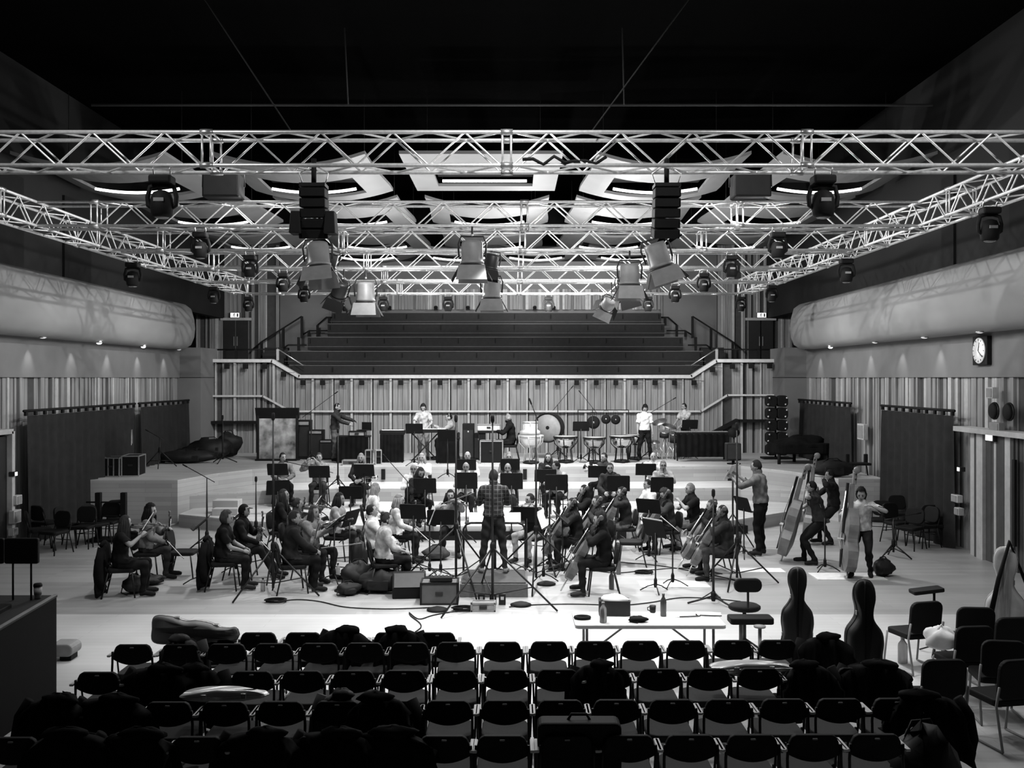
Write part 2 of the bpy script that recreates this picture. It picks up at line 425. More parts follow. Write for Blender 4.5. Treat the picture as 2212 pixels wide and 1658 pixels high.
# doors with exit signs in choir side walls
for i, (u, side) in enumerate(((510, 'left'), (1643, 'right'))):
    Y = 37.3; z0 = W(0, 778, Y).z; z1 = W(0, 692, Y).z; X = XU(u, Y)
    o = thing('door_%d' % (i+1), 'dark double door in the %s choir side wall' % side, 'door', (X, Y, z0)); o['kind'] = 'structure'
    for s in (-1, 1):
        d = MB().box((s*.24, -.03, (z1-z0)/2), (.44, .05, z1-z0)).build('door_leaf', DARK, o, .008)
        MB().box((s*.06, -.075, (z1-z0)*.48), (.03, .03, .35)).build('door_handle', STEEL, d)
    MB().box((0, -.02, z1-z0+.05), (1.15, .12, .1)).build('lintel', SLATL, o, .01)
    sl = thing('exit_sign', 'lit running-man exit sign over the door in the %s choir side wall' % side, 'exit sign', (X, Y-.12, W(0, 681, Y).z))
    sx = MB().box((0, 0, 0), (.36, .08, .2)).build('sign_box', DARK, sl, .008)
    q = MB(); q.box((0, -.045, 0), (.33, .01, .17)); q.build('sign_face', GLOWDIM, sx)
    q = MB(); q.ball((-.02, -.055, .055), .018); q.box((-.03, -.055, .012), (.03, .01, .055)); q.box((-.055, -.055, -.035), (.05, .01, .016)); q.box((-.015, -.055, -.045), (.016, .01, .05)); q.box((-.055, -.055, .02), (.035, .01, .014)); q.box((.02, -.055, .02), (.035, .01, .014))
    q.box((.10, -.055, 0), (.05, .01, .12)); q.build('running_figure', DARK, sx)

# stage tiers ----------------------------------------------------------
def tier(poly, z0, z1, name, label):
    m = MB(); n = len(poly)
    m.prism(poly, z0, z1-.03, 'Z', 0); m.prism(poly, z1-.03, z1, 'Z', 1)
    return struct(name, m, [RISE, RTOP], label, cat='stage riser')
LOWP = [(-8.1, 24.2), (-6.0, 23.0), (-3, 22.25), (2.6, 22.25), (5.2, 23.2), (7.4, 25.2), (7.6, 33), (-8.1, 33)]
tier(LOWP, .0, .30, 'stage_tier', 'lowest timber stage riser under the wind players')
tier([(-8.2, 25.2), (-6.4, 26.2), (-4.5, 26.7), (4.5, 26.8), (6.2, 27), (7.8, 26.2), (8.2, 33.2), (-8.2, 33.2)], .0, .645, 'stage_tier', 'middle timber stage riser behind the wind players')
tier([(XL+.2, 24.7), (-8.3, 24.7), (-7.9, 26.3), (-7.2, 27.6), (-6.2, 28.2), (-4.8, 28.5), (4.2, 28.5), (6.6, 28.7), (7.6, 27.0), (8.2, 25.0), (XR-.2, 25.0), (XR-.2, 33.9), (XL+.2, 33.9)], 0, 1.08, 'stage_tier', 'top timber stage riser carrying keyboards and percussion')
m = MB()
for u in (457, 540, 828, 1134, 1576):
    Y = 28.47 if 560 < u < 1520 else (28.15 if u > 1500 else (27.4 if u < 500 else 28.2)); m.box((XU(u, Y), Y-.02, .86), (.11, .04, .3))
m.box((-.2, 22.22, .1), (5.5, .05, .18)); m.box((5.0, 23.1, .1), (.9, .3, .18), rz=.3)  # black strips along the front of the lowest riser
struct('trim_10', m, BLACK, 'black slots and black strips on the stage risers', cat='slot')
m = MB()
for x in (-8.62, 7.32): m.box((x, 35.95, 1.81), (.9, 1.7, 3.62))
m.box((-.65, 36.1, 1.55), (15.6, 4.3, 3.1))
struct('floor_choir', m, BLACK, 'dark floor carrying the choir benches behind the parapet', cat='floor')
for (u, v, zb, n, lab) in ((495, 1046, .645, 2, 'pale two-step block leading up to the top tier on the left'), (480, 1112, .3, 2, 'pale two-step block on the lowest tier at the left')):
    p = G(u, v, zb); o = thing('step_block', lab, 'steps', tuple(p))
    MB().box((0, .45, .16), (.62, .4, .32)).build('step', RTOP, o, .008); MB().box((.08, .1, .08), (.62, .36, .16)).build('step', RTOP, o, .008)

# curtains ---------------------------------------------------------------
CURT = mat('grey_curtain', .021, .95, spec=.1, var=.15, scale=5)
def curtain(X, y0, y1, z0, z1, label, sgn):
    o = thing('curtain', label, 'curtain', (X, (y0+y1)/2, z0)); L = y1-y0; n = int(L*16); vs = []; fs = []; rnd = random.Random(int(y0*10))
    ph = 0; zs = [0, .5*(z1-z0), z1-z0-.05]
    for i in range(n+1):
        ph += rnd.uniform(.5, 1.3); dx = math.sin(ph)*.07
        for j, z in enumerate(zs): vs.append((dx*(1.2-.4*j), -L/2+L*i/n, z))
    for i in range(n):
        for j in range(2): fs.append((i*3+j, (i+1)*3+j, (i+1)*3+j+1, i*3+j+1))
    MB().add(vs, fs, 0, True).build('drape', CURT, o)
    MB().tube([(0, -L/2-.1, z1-z0+.06), (0, L/2+.1, z1-z0+.06)], .03).build('curtain_rail', BLACK, o)
    k = int(L/.42)
    for i in range(k+1): MB().box((0, -L/2+L*i/k, z1-z0), (.05, .09, .09)).build('hook', BLACK, o)
curtain(XL+.35, 21.4, 27.5, .02, 2.84, 'long dark grey curtain hanging on the left wall, nearer section', -1)
curtain(XL+.35, 27.95, 32.1, 1.09, 2.84, 'dark grey curtain on the left wall beside the corner pier', -1)
curtain(XR-.3, 20.95, 24.9, .02, 2.86, 'tall dark grey curtain on the right wall, nearer section', 1)
curtain(XR-.3, 27.3, 32.1, 1.09, 2.86, 'dark grey curtain on the right wall beside the corner pier', 1)

# doorways at frame edges
m = MB(); Y0 = 20.6
m.box((XR-.08, 17.2, 1.25), (.12, 6.6, 2.5), 0); slat_run(m, (XR-.16, 14.0), (XR-.16, Y0), 0.0, 2.5, 33, n=(.08, .3), nrm=(-1, 0))
m.box((XR-.2, 17.3, 2.56), (.35, 6.9, .1), 1)
for y in (18.4, 17.3): m.box((XR-.28, y, 1.3), (.05, .09, 1.6), 3)
struct('door_3', m, [SLATD, SLATL, SLAT, BLACK], 'wide slatted doorway with a pale lintel in the right wall', cat='door')
m = MB(); m.box((XL+.15, 19.2, 1.2), (.3, 3.0, 2.4), 0); m.box((XL+.2, 20.75, 1.25), (.42, .12, 2.5), 1); m.box((XL+.2, 19.2, 2.5), (.42, 3.1, .1), 1)
struct('door_4', m, [DARK, SLATL], 'dark doorway with a pale frame in the left wall', cat='door')

# recess wall spots
# ---------------------------------------------------------------- trusses
TZ0, TZ1 = 6.04, 6.42; TD = .40; TL, TR = -7.6, 6.5
def truss(name_label, p0, p1, sec=3.44, z0=TZ0, h=.38, d=TD, r=.024, nz=4, off=0.0, group='lighting trusses of the rectangular rig'):
    """box truss from p0 to p1 (x,y) with its front bottom chord on that line; d is the depth to its left-hand normal"""
    a = V((p0[0], p0[1], 0)); b = V((p1[0], p1[1], 0)); L = (b-a).length; ang = math.atan2(b.y-a.y, b.x-a.x)
    o = thing('lighting_truss', name_label, 'truss', (a.x, a.y, z0), ang, group)
    for y in (0, d):
        for z in (0, h): MB().tube([(0, y, z), (L, y, z)], r, 8).build('chord', ALU, o)
    step = sec/nz/1.0
    for face in range(4):
        q = MB(); s = off
        while s < L-.05:
            for k in range(nz):
                x0 = s+.07+(sec-.14)*k/nz; x1 = s+.07+(sec-.14)*(k+.5)/nz; x2 = s+.07+(sec-.14)*(k+1)/nz
                for (xa, ta, xb, tb) in ((x0, 0, x1, 1), (x1, 1, x2, 0)):
                    if xa < 0 or xb > L: continue
                    if face < 2: y = (0, d)[face]; P = (xa, y, ta*h); Q = (xb, y, tb*h)
                    else: z = (0, h)[face-2]; P = (xa, ta*d, z); Q = (xb, tb*d, z)
                    q.tube([P, Q], .0125, 6, caps=False)
            for xx in (s+.05, s-.05):
                if 0 <= xx <= L:
                    if face < 2: q.tube([(xx, (0, d)[face], 0), (xx, (0, d)[face], h)], .0125, 6)
                    else: q.tube([(xx, 0, (0, h)[face-2]), (xx, d, (0, h)[face-2])], .0125, 6)
            s += sec
        q.build('bracing', ALU, o)
    s = off
    while s < L:
        if s > 0:
            for y in (0, d):
                for z in (0, h): MB().lathe([(r*1.5, -.07), (r*1.6, 0), (r*1.5, .07)], 8, 0, frame((s, y, z), (1, 0, 0))).build('coupler', STEEL, o)
        s += sec
    return o
TY = [11.4, 15.9, 18.9, 22.1, 25.1, 28.5]
nm = ['nearest cross truss, spanning the whole top of the view', 'second cross truss from the front', 'third cross truss from the front', 'fourth cross truss from the front', 'fifth cross truss from the front', 'farthest cross truss in front of the choir seats']
for i, Y in enumerate(TY):
    a, b = (TL-1.2, TR+1.4) if i == 0 else (TL, TR)
    truss('silver '+nm[i], (a, Y), (b, Y), off=(-0.06-a) % 3.44 if i == 0 else (.2-a) % 3.44)
truss('silver side truss running back along the left balcony', (TL, 9), (TL, 28.9), off=2.4)
truss('silver side truss running back along the right balcony', (TR+.4, 9), (TR+.4, 28.9), off=2.4)
# suspension cables and faint upper steelwork
def wire(label, a, b, r=.009): return tube_thing('hanging_cable', [a, b], r, mat('cable_grey', .006, .8), label, 'cable', 5)
wires = [((-3.2, 11.6, 6.44), (-5.0, 12, 8.3)), ((1.0, 11.6, 6.44), (3.4, 12, 8.3))]
for i, (a, b) in enumerate((((-4.9, 13, 9.9), (-2.55, 11.6, 6.44)), ((3.3, 13, 9.9), (.9, 11.6, 6.44)))):
    wire('thin rigging cable slanting down to the nearest truss, '+('left' if i == 0 else 'right')+' of centre', a, b)
for i, u in enumerate((752, 1348)):
    Yc = 14.0; wire('vertical hanging cable high above the nearest truss, '+('left' if i == 0 else 'right')+' one', tuple(W(u, 225, Yc)), tuple(W(u-8 if i == 0 else u-4, 60, Yc)), .01)
o = thing('ceiling_bar', 'thin dark bar hung high under the black ceiling', 'bar', tuple(W(1106, 227, 14.2)))
MB().tube([(-6, 0, 0), (6, 0, 0)], .018).build('bar', mat('cable_grey', .006, .8), o)

# ---------------------------------------------------------------- ceiling reflectors
REFL = mat('reflector_panel', .17, .6, var=.08, scale=1.2); HOLE = mat('reflector_slot', .012, .8)
RZ = 8.3
def reflector_at(kind):
    def fn():
        o = thing('ceiling_reflector', 'x', 'ceiling panel'); wd = 1.72; dp = 2.05; sag = .28 if kind else .0
        def zz(x): return -sag*(1-(x/wd)**2)
        m = MB(); N = 12
        def strip(x0, x1, y0, y1, n, t=.07):
            vs = []; fs = []
            for i in range(n+1):
                x = x0+(x1-x0)*i/n
                for y in (y0, y1):
                    for z in (0, t): vs.append((x*(1 if not kind else 1-.06*(y < 0)), y, zz(x)+z))
            for i in range(n):
                a = i*4; b = a+4; fs += [(a, a+2, b+2, b), (a+1, b+1, b+3, a+3), (a, b, b+1, a+1), (a+2, a+3, b+3, b+2)]
            fs += [(0, 1, 3, 2), (n*4, n*4+2, n*4+3, n*4+1)]
            m.add(vs, fs, 0, False)
        strip(-wd, wd, -dp, -.35, N); strip(-wd, wd, 1.45, dp, N); strip(-wd, -1.15, -.35, 1.45, 3); strip(1.15, wd, -.35, 1.45, 3)
        m.build('panel', REFL, o)
        q = MB(); q.box((0, .55, .25-sag*.5), (2.3, 1.8, .04)); q.build('slot', HOLE, o)
        q = MB(); n = 10; q.tube([(-1.0+2.0*i/n, .75, zz(-1.0+2.0*i/n)-.03+.02) for i in range(n+1)], .035, 6); q.build('light_tube', TUBE, o)
        for s in (-1, 1): MB().tube([(s*1.3, 0, .05), (s*1.3, 0, 1.9)], .008, 5).build('hanger', DARK, o)
        return o
    return Proto(fn)
PR = [reflector_at(0), reflector_at(1)]
rn = ['nearest', 'second', 'third', 'farthest']
for r, (Y, xs) in enumerate(((22.9, (-8.9, -4.7, -.65, 3.4, 7.3)), (27.9, (-8.6, -4.6, -.65, 3.3, 7.3)), (33.3, (-8.6, -4.6, -.65, 3.3, 7.3)), (37.2, (-5.5, -2.0, .9, 4.4)))):
    for k, x in enumerate(xs):
        pos = ['far left', 'left of centre', 'centre', 'right of centre', 'far right'][k] if len(xs) == 5 else ['outer left', 'inner left', 'inner right', 'outer right'][k]
        kind = 0 if (x == -.65 and r == 0) else 1
        PR[kind]('pale grey acoustic panel with a glowing tube in its slot, %s row, %s' % (rn[r], pos), (x, Y, RZ+(.1 if r == 3 else 0)), group='acoustic panels under the ceiling')

# ---------------------------------------------------------------- moving heads, fresnels, line arrays
LENS = mat('lens_glass', .25, .1, .3)
def mk_mover():
    o = thing('moving_head_light', 'x', 'stage light')
    MB().box((0, 0, -.10), (.32, .26, .12)).build('base', BLACK, o, .03)
    q = MB(); q.tube([(-.13, 0, -.50), (-.195, 0, -.46), (-.205, 0, -.34), (-.17, 0, -.20), (-.06, 0, -.165), (.06, 0, -.165), (.17, 0, -.20), (.205, 0, -.34), (.195, 0, -.46), (.13, 0, -.50)], .035, 8)
    q.build('yoke', BLACK, o)
    h = MB().lathe([(.05, .17), (.12, .14), (.155, .05), (.165, -.06), (.15, -.17), (.12, -.21)], 14, 0, None, (0, 0, -.42)).build('head', BLACK, o)
    l = MB(); l.lathe([(.11, -.205), (.08, -.225), (.01, -.23)], 14, 0, None, (0, 0, -.42)); l.build('lens', LENS, h)
    MB().box((0, -.148, -.40), (.14, .02, .05)).build('label_plate', GREYP, h)
    for s in (-1, 1):
        MB().tube([(s*.12, 0, -.04), (s*.12, 0, .02), (s*.12, -.035, .05), (s*.12, 0, .085)], .014, 6).build('hanging_clamp', STEEL, o)
    return o
PM = Proto(mk_mover)
movers = [(350, 415, 11.55, 1.15, 'hanging big and dark under the nearest truss on the left'), (1778, 415, 11.55, 1.15, 'hanging big and dark under the nearest truss on the right'),
 (433, 517, 16.1, 1, 'under the second truss at the left'), (1680, 517, 16.1, 1, 'under the second truss at the right'), (540, 568, 19.1, 1, 'under the third truss at the left'), (1580, 568, 19.1, 1, 'under the third truss at the right'),
 (612, 606, 22.3, 1, 'under the fourth truss at the left'), (1520, 606, 22.3, 1, 'under the fourth truss at the right'), (657, 629, 25.3, 1, 'under the fifth truss at the left'), (1458, 632, 25.3, 1, 'under the fifth truss at the right'),
 (748, 655, 28.7, 1, 'under the farthest truss, first from its left'), (968, 654, 28.7, 1, 'under the farthest truss, left of centre'), (1185, 654, 28.7, 1, 'under the farthest truss, right of centre'), (1400, 655, 28.7, 1, 'under the farthest truss, beside the last bench row'),
 (537, 654, 28.7, 1, 'under the farthest truss in front of the left slatted wall'), (1600, 654, 28.7, 1, 'under the farthest truss in front of the right slatted wall'),
 (287, 578, 19.5, 1.15, 'on the left side truss above the balcony, nearer one'), (462, 637, 25.4, 1, 'on the left side truss above the balcony, farther one'), (2138, 458, 13.7, 1.1, 'on the right side truss, large against the wall'), (1828, 578, 20.0, 1.1, 'on the right side truss above the balcony end'), (1667, 637, 25.6, 1, 'on the right side truss, farthest back'), (828, 655, 28.6, 1, 'beside a pale floodlight left under the farthest truss'), (1305, 655, 28.6, 1, 'beside a black flap floodlight right under the farthest truss')]
for u, v, Y, s, lab in movers:
    s *= .70; side = -1 if 'left side truss' in lab else (1 if 'right side truss' in lab else 0)
    if side: X = TL if side < 0 else TR; Y = X*F/(u-CX)
    else: Y = min(TY, key=lambda t: abs(t-Y)); X = XU(u, Y)
    p = V((X, Y, TZ0-.02-.085*s))
    PM('black moving head light '+lab, tuple(p), 0, scale=s, group='black moving head lights on the trusses')
FRS = []
def mk_fresnel(body, bowl, flap):
    def fn():
        o = thing('fresnel_lantern', 'x', 'stage light')
        MB().lathe([(.02, .26), (.15, .25), (.165, .2), (.165, -.05), (.18, -.06), (.18, -.1)], 16, 0).build('housing', body, o)
        q = MB(); q.lathe([(.185, -.1), (.20, -.12), (.185, -.13), (.17, -.12)], 16, ring=True); q.build('front_ring', BLK2, o)
        MB().lathe([(.16, -.115), (.1, -.14), (.01, -.15)], 16).build('lens', LENS, o)
        for k in range(4):
            a = k*PI/2; wd = .15 if k % 2 else .2
            Mx = Matrix.Rotation(a, 4, 'Z') @ Matrix.Translation((0, -.19, -.13)) @ Matrix.Rotation(math.radians(-28), 4, 'X')
            q = MB(); q.add([(-wd, 0, 0), (wd, 0, 0), (wd*1.15, 0, -.26), (-wd*1.15, 0, -.26), (-wd, .008, 0), (wd, .008, 0), (wd*1.15, .008, -.26), (-wd*1.15, .008, -.26)], [(0, 1, 2, 3), (7, 6, 5, 4), (0, 4, 5, 1), (1, 5, 6, 2), (2, 6, 7, 3), (3, 7, 4, 0)], 0, False, Mx)
            q.build('barn_door', flap[k % len(flap)], o)
        MB().tube([(-.2, 0, 0), (-.215, 0, .2), (-.17, 0, .32), (.17, 0, .32), (.215, 0, .2), (.2, 0, 0)], .014, 6).build('yoke', DARK, o)
        MB().tube([(0, 0, .32), (0, 0, .36)], .018, 6).build('clamp', STEEL, o)
        return o
    return Proto(fn)
PALE = mat('lantern_grey', .17, .5)
PF = mk_fresnel(PALE, 0, [PALE, BLACK]); PFB = mk_fresnel(BLK2, 0, [BLACK])
for u, v, Y, s, rx, ry, pale, lab in [(688, 562, 15.9, 1.1, -8, -6, 1, 'large pale floodlight with open flaps left of centre'), (1020, 556, 15.9, 1.05, 0, 0, 1, 'large pale floodlight hanging at the centre'), (1424, 562, 15.9, 1.1, 0, -18, 1, 'large pale floodlight tilted to the right'),
   (790, 640, 22.1, 1.2, 0, 0, 1, 'pale floodlight above the left of the bench rows'), (1062, 632, 22.1, 1.15, 0, 0, 1, 'pale floodlight above the middle of the bench rows'), (1360, 602, 18.9, 1.1, 0, 0, 1, 'pale floodlight with black flaps right of centre'),
   (733, 630, 22.1, 1.0, 30, 20, 0, 'black floodlight tipped sideways left of the pale one'), (1352, 625, 22.1, 1.0, 20, -15, 0, 'black floodlight above the right bench end'), (1060, 572, 18.9, .8, 0, 10, 0, 'small black floodlight beside the central pale one'), (712, 570, 18.9, .8, 0, 15, 0, 'small black floodlight behind the left pale one'), (1315, 655, 25.1, 1.0, 60, 25, 1, 'pale floodlight tipped on its side by the top bench row')]:
    p = W(u, v, Y); Mx = Matrix.Translation(p) @ Matrix.Rotation(math.radians(ry), 4, 'Y') @ Matrix.Rotation(math.radians(rx), 4, 'X') @ Matrix.Scale(s, 4)
    o = (PF if pale else PFB)(lab, M=Mx, group='floodlights with barn doors')
    FRS.append((o, Mx, p))
for o, Mx, p in FRS:
    top = Mx @ V((0, 0, .34)); inv = Mx.inverted(); MB().tube([inv @ top, inv @ V((top.x, p.y, top.z+.03)), inv @ V((top.x, p.y, TZ0))], .016, 6).build('hanging_arm', DARK, o)
# line arrays
for u, v0, v1, Y, lab, big in ((678, 352, 515, 11.62, 'left black hanging loudspeaker column under the nearest truss', 1), (1440, 352, 515, 11.62, 'right black hanging loudspeaker column under the nearest truss', 0)):
    zt = H-(v0-CY)*Y/F; zb = H-(v1-CY)*Y/F; o = thing('line_array_speaker', lab, 'loudspeaker', (XU(u, Y), Y, zb)); L = zt-zb
    MB().tube([(0, 0, L-.25), (0, 0, L+.05)], .03, 8).build('hanging_post', BLACK, o)
    MB().box((0, 0, L-.27), (.30, .24, .04)).build('bumper', BLK2, o)
    n = 5; z = L-.30
    for k in range(n):
        hh = (L-.32)/n; M0 = Matrix.Translation((0, .02*k, z-hh/2)) @ Matrix.Rotation(math.radians(2+3*k), 4, 'X')
        c = MB(); c.box((0, 0, 0), (.30+(.04 if k > 2 and big else 0), .26, hh*.94), 0, M0); c.build('cabinet', BLACK, o, .012)
        MB().box((0, -.135, 0), (.26, .012, hh*.8), 0, M0).build('grille', BLACK, o)
        z -= hh
    if big:
        for s in (-1, 1): MB().box((s*.2, 0, .18), (.14, .24, .26), 0, None, 0, .75).build('side_flap', BLACK, o, .01)
    for s in (-1, 1): MB().tube([(s*.13, 0, L-.25), (s*.17, 0, L-.12), (0, 0, L-.02)], .008, 5).build('sling', STEEL, o)
for u, lab in ((483, 'left'), (1621, 'right')):
    Y = 15.7; o = thing('hanging_speaker', 'black rectangular loudspeaker box standing above the second truss at the %s' % lab, 'loudspeaker', tuple(W(u, 430, Y)))
    MB().box((0, 0, .19), (.58, .36, .36)).build('cabinet', BLACK, o, .02); MB().box((0, -.185, .19), (.52, .012, .30)).build('grille', BLACK, o)
    MB().tube([(-.33, 0, .19), (-.33, 0, .45), (.33, 0, .45), (.33, 0, .19)], .015, 6).build('bracket', BLK2, o)
# strip of cable looms on the nearest truss
q = MB(); rnd = random.Random(3); pts = []
for i in range(9): pts.append((.12+i*.12, 11.38+rnd.uniform(-.03, .03), 6.07+rnd.uniform(-.03, .08)))
o = q.tube(pts, .02, 6).build('cable_loom', BLACK); tag(o, 'knot of black cable tied to the nearest truss near the centre', 'cable')

# little black lamps under the parapet rail
def mk_pl():
    o = thing('parapet_spotlight', 'x', 'spotlight')
    MB().box((0, -.10, 0), (.15, .16, .17)).build('housing', BLACK, o, .012)
    MB().tube([(0, 0, .06), (.35, 0, .06)], .008, 5).build('cable', DARK, o); return o
PP = Proto(mk_pl); k = 0
for u, v in [(656+42.1*i, 826) for i in range(21)]+[(452, 791), (492, 791), (532, 791), (573, 791), (614, 808), (1538, 798), (1581, 791), (1621, 790), (1661, 790)]:
    lab = 'small black spotlight under the parapet rail, '+('%s from the left in the long centre run' % NTH[k] if k < 21 else '%s of the %s end group' % (NTH[(k-21) % 5 if k < 26 else k-26], 'left' if k < 26 else 'right'))
    PP(lab, tuple(W(u, v, YB-.2)), group='small black spotlights along the choir parapet'); k += 1
for i, (u, v) in enumerate(((842, 668), (942, 668), (1011, 668), (1155, 668), (1196, 668))):
    Y = 38.9; o = thing('wall_lamp', 'small black lamp on the wall above the top bench row, %s from the left' % NTH[i], 'lamp', tuple(W(u, v, Y)))
    MB().box((0, -.1, 0), (.14, .1, .08)).build('base', BLACK, o); MB().lathe([(.06, 0), (.08, .05), (.05, .1)], 10, 0, None, (.0, -.12, .03)).build('shade', BLACK, o)
# balcony under-lights, discs
for s, X, lst in ((-1, FL, (14.5, 17, 19.5, 22, 25, 28, 31)), (1, FR, (13, 15, 17.2, 19.4, 22, 25, 28.5))):
    for i, y in enumerate(lst):
        br = (s < 0 and i in (4, 5)) or (s > 0 and i == 6)
        o = thing('soffit_lamp', '%s round lamp under the %s balcony, %s from the front' % ('bright' if br else 'small', 'left' if s < 0 else 'right', NTH[i]), 'lamp', (X+s*.32, y, 4.52))
        MB().lathe([(.07, 0), (.085, -.02), (.07, -.03)], 12).build('ring', STEEL, o); MB().ball((0, 0, -.02), (.07, .07, .045 if br else .02), 10).build('bulb', GLOW if br else GLOWDIM, o)
# clock, discs, boxes on right wall
o = thing('wall_clock', 'round white-faced clock in a black square case on the right wall band', 'clock', (XR-.1, 20.05, W(0, 757, 20.05*1.0).z), -PI/2)
o.rotation_euler = (0, 0, -PI/2)
MB().box((0, .0, 0), (.62, .10, .58)).build('case', BLACK, o, .01)
MB().lathe([(.26, 0), (.26, .02), (.25, .025)], 32, 0, frame((0, -.05, 0), (0, -1, 0))).build('dial', mat('clock_dial', .62, .5), o)
for a, l in ((0.3, .17), (2.2, .22)): MB().tube([(0, -.085, 0), (l*math.sin(a), -.085, l*math.cos(a))], .008, 5).build('hand', BLACK, o)
for k in range(12):
    a = k*PI/6; MB().tube([(.2*math.sin(a), -.082, .2*math.cos(a)), (.235*math.sin(a), -.082, .235*math.cos(a))], .006, 4).build('hour_mark', BLACK, o)
def wallbox(label, nm, u, v, wpx, hpx, mt, X=XR-.17, round_=False, cat='box', n2=None):
    Y = abs(X)*F/abs(u-CX); z = H-(v-CY)*Y/F; sg = 1 if X > 0 else -1
    dy = wpx*Y*Y/F/abs(X); hh = hpx*Y/F
    o = thing(nm, label, cat, (X, Y, z))
    if round_: MB().lathe([(hh/2, 0), (hh/2, .06), (hh/2-.02, .08)], 20, 0, frame((0, 0, 0), (-sg, 0, 0))).build('cone', mt, o); MB().lathe([(hh/2+.02, 0), (hh/2+.02, .03)], 20, 0, frame((0, 0, 0), (-sg, 0, 0))).build('rim', BLK2, o)
    else:
        MB().box((-sg*.06, 0, 0), (.12, dy, hh)).build('case', mt, o, .01)
        MB().box((-sg*.125, 0, 0), (.012, dy*.8, hh*.8)).build('cover', n2 or GREYP, o)
    return o
wallbox('pale square speaker high on the right wall slats', 'wall_speaker', 2150, 848, 14, 24, mat('offwhite', .42, .5))
wallbox('left of two black round discs on the right wall', 'wall_disc', 2150, 887, 14, 34, BLACK, round_=True, cat='disc')
wallbox('right of two black round discs on the right wall', 'wall_disc', 2182, 889, 14, 36, BLACK, round_=True, cat='disc')
wallbox('grey box fixed over the right doorway', 'junction_box', 2160, 925, 22, 26, GREYP)
es = wallbox('lit exit sign above the slatted doorway in the right wall', 'exit_sign', 2150, 944, 18, 18, DARK, cat='exit sign', n2=GLOWDIM)
wallbox('small glowing switch panel beside the right curtain', 'light_switch', 2083, 1013, 6, 10, DARK, n2=GLOWDIM, cat='switch')
wallbox('small glowing switch panel beside the left curtain', 'light_switch', 22, 1023, 6, 10, DARK, X=XL+.35, n2=GLOWDIM, cat='switch')
OFFW = mat('offwhite', .42, .5)
wallbox('upper pale socket box on the left wall by the doorway', 'socket_box', 30, 1079, 12, 20, OFFW, X=XL+.36)
wallbox('large pale socket box on the left wall by the doorway', 'socket_box', 26, 1115, 16, 28, OFFW, X=XL+.36)
wallbox('pale socket box low at the foot of the left curtain', 'socket_box', 22, 1148, 10, 16, OFFW, X=XL+.36)
wallbox('pale wall box to the right of the right curtain, upper one', 'socket_box', 2073, 1076, 14, 16, OFFW)
wallbox('pale wall box to the right of the right curtain, lower one', 'socket_box', 2078, 1104, 10, 16, OFFW)
wallbox('pale panel between the two right curtains', 'socket_box', 1868, 932, 14, 34, OFFW)
wallbox('pale narrow panel between the two left curtains', 'socket_box', 277, 942, 5, 38, OFFW, X=XL+.2)
# ---------------------------------------------------------------- people
SKIN = mat('skin', .25, .6, var=.08, spec=.2); SKIND = mat('skin_darker', .24, .55, var=.06); EYE = mat('eye_dark', .02, .3); LIP = mat('lip', .06, .5)
LENSG = mat('spectacle_frame', .02, .3)
def loft(m, rings, n=14, mi=0, caps=True):
    """rings: (centre, rx, ry, x axis, y axis)"""
    o = []; fs = []
    for c, rx, ry, xa, ya in rings:
        for k in range(n):
            a = 2*PI*k/n; o.append(c+xa*rx*math.cos(a)+ya*ry*math.sin(a))
    for i in range(len(rings)-1):
        for k in range(n): fs.append((i*n+k, i*n+(k+1) % n, (i+1)*n+(k+1) % n, (i+1)*n+k))
    if caps: fs += [tuple(range(n-1, -1, -1)), tuple((len(rings)-1)*n+k for k in range(n))]
    m.add(o, fs, mi, True)
def ik(a, t, l1, l2, hint):
    a = V(a); t = V(t); d = t-a; L = min(d.length, (l1+l2)*.995); d.normalize()
    x = (l1*l1-l2*l2+L*L)/(2*L); h = math.sqrt(max(l1*l1-x*x, 1e-6))
    hn = V(hint)-d*V(hint).dot(d)
    if hn.length < 1e-5: hn = d.orthogonal()
    return a+d*x+hn.normalized()*h, a+d*L
HEADV = None
def head_verts():
    vs = []; n = 26; k = 18; fs = []
    def f(d):
        x, y, z = d; r = V((x*.074, y*.092, z*.118))
        if z < 0: r.x *= 1-.30*(-z)**1.3; r.y *= 1-.10*(-z) if y > 0 else 1-.35*(-z)
        if y > 0:
            r.y += .020*math.exp(-((x/.16)**2))*math.exp(-(((z+.12)/.20)**2))     # nose
            r.y -= .008*(math.exp(-(((x-.38)/.18)**2))+math.exp(-(((x+.38)/.18)**2)))*math.exp(-(((z-.06)/.14)**2))
            r.y += .006*math.exp(-((x/.3)**2))*math.exp(-(((z+.48)/.1)**2))+.008*math.exp(-((x/.3)**2))*math.exp(-(((z+.85)/.15)**2))
        return r
    vs.append(f(V((0, 0, -1))))
    for i in range(1, k):
        t = -PI/2+PI*i/k
        for j in range(n):
            a = 2*PI*j/n; vs.append(f(V((math.cos(t)*math.cos(a), math.cos(t)*math.sin(a), math.sin(t)))))
    vs.append(f(V((0, 0, 1))))
    for j in range(n): fs.append((0, 1+(j+1) % n, 1+j))
    for i in range(k-2):
        for j in range(n): fs.append((1+i*n+j, 1+i*n+(j+1) % n, 1+(i+1)*n+(j+1) % n, 1+(i+1)*n+j))
    for j in range(n): fs.append((1+(k-2)*n+j, 1+(k-2)*n+(j+1) % n, len(vs)-1))
    return vs, fs
HV = head_verts()
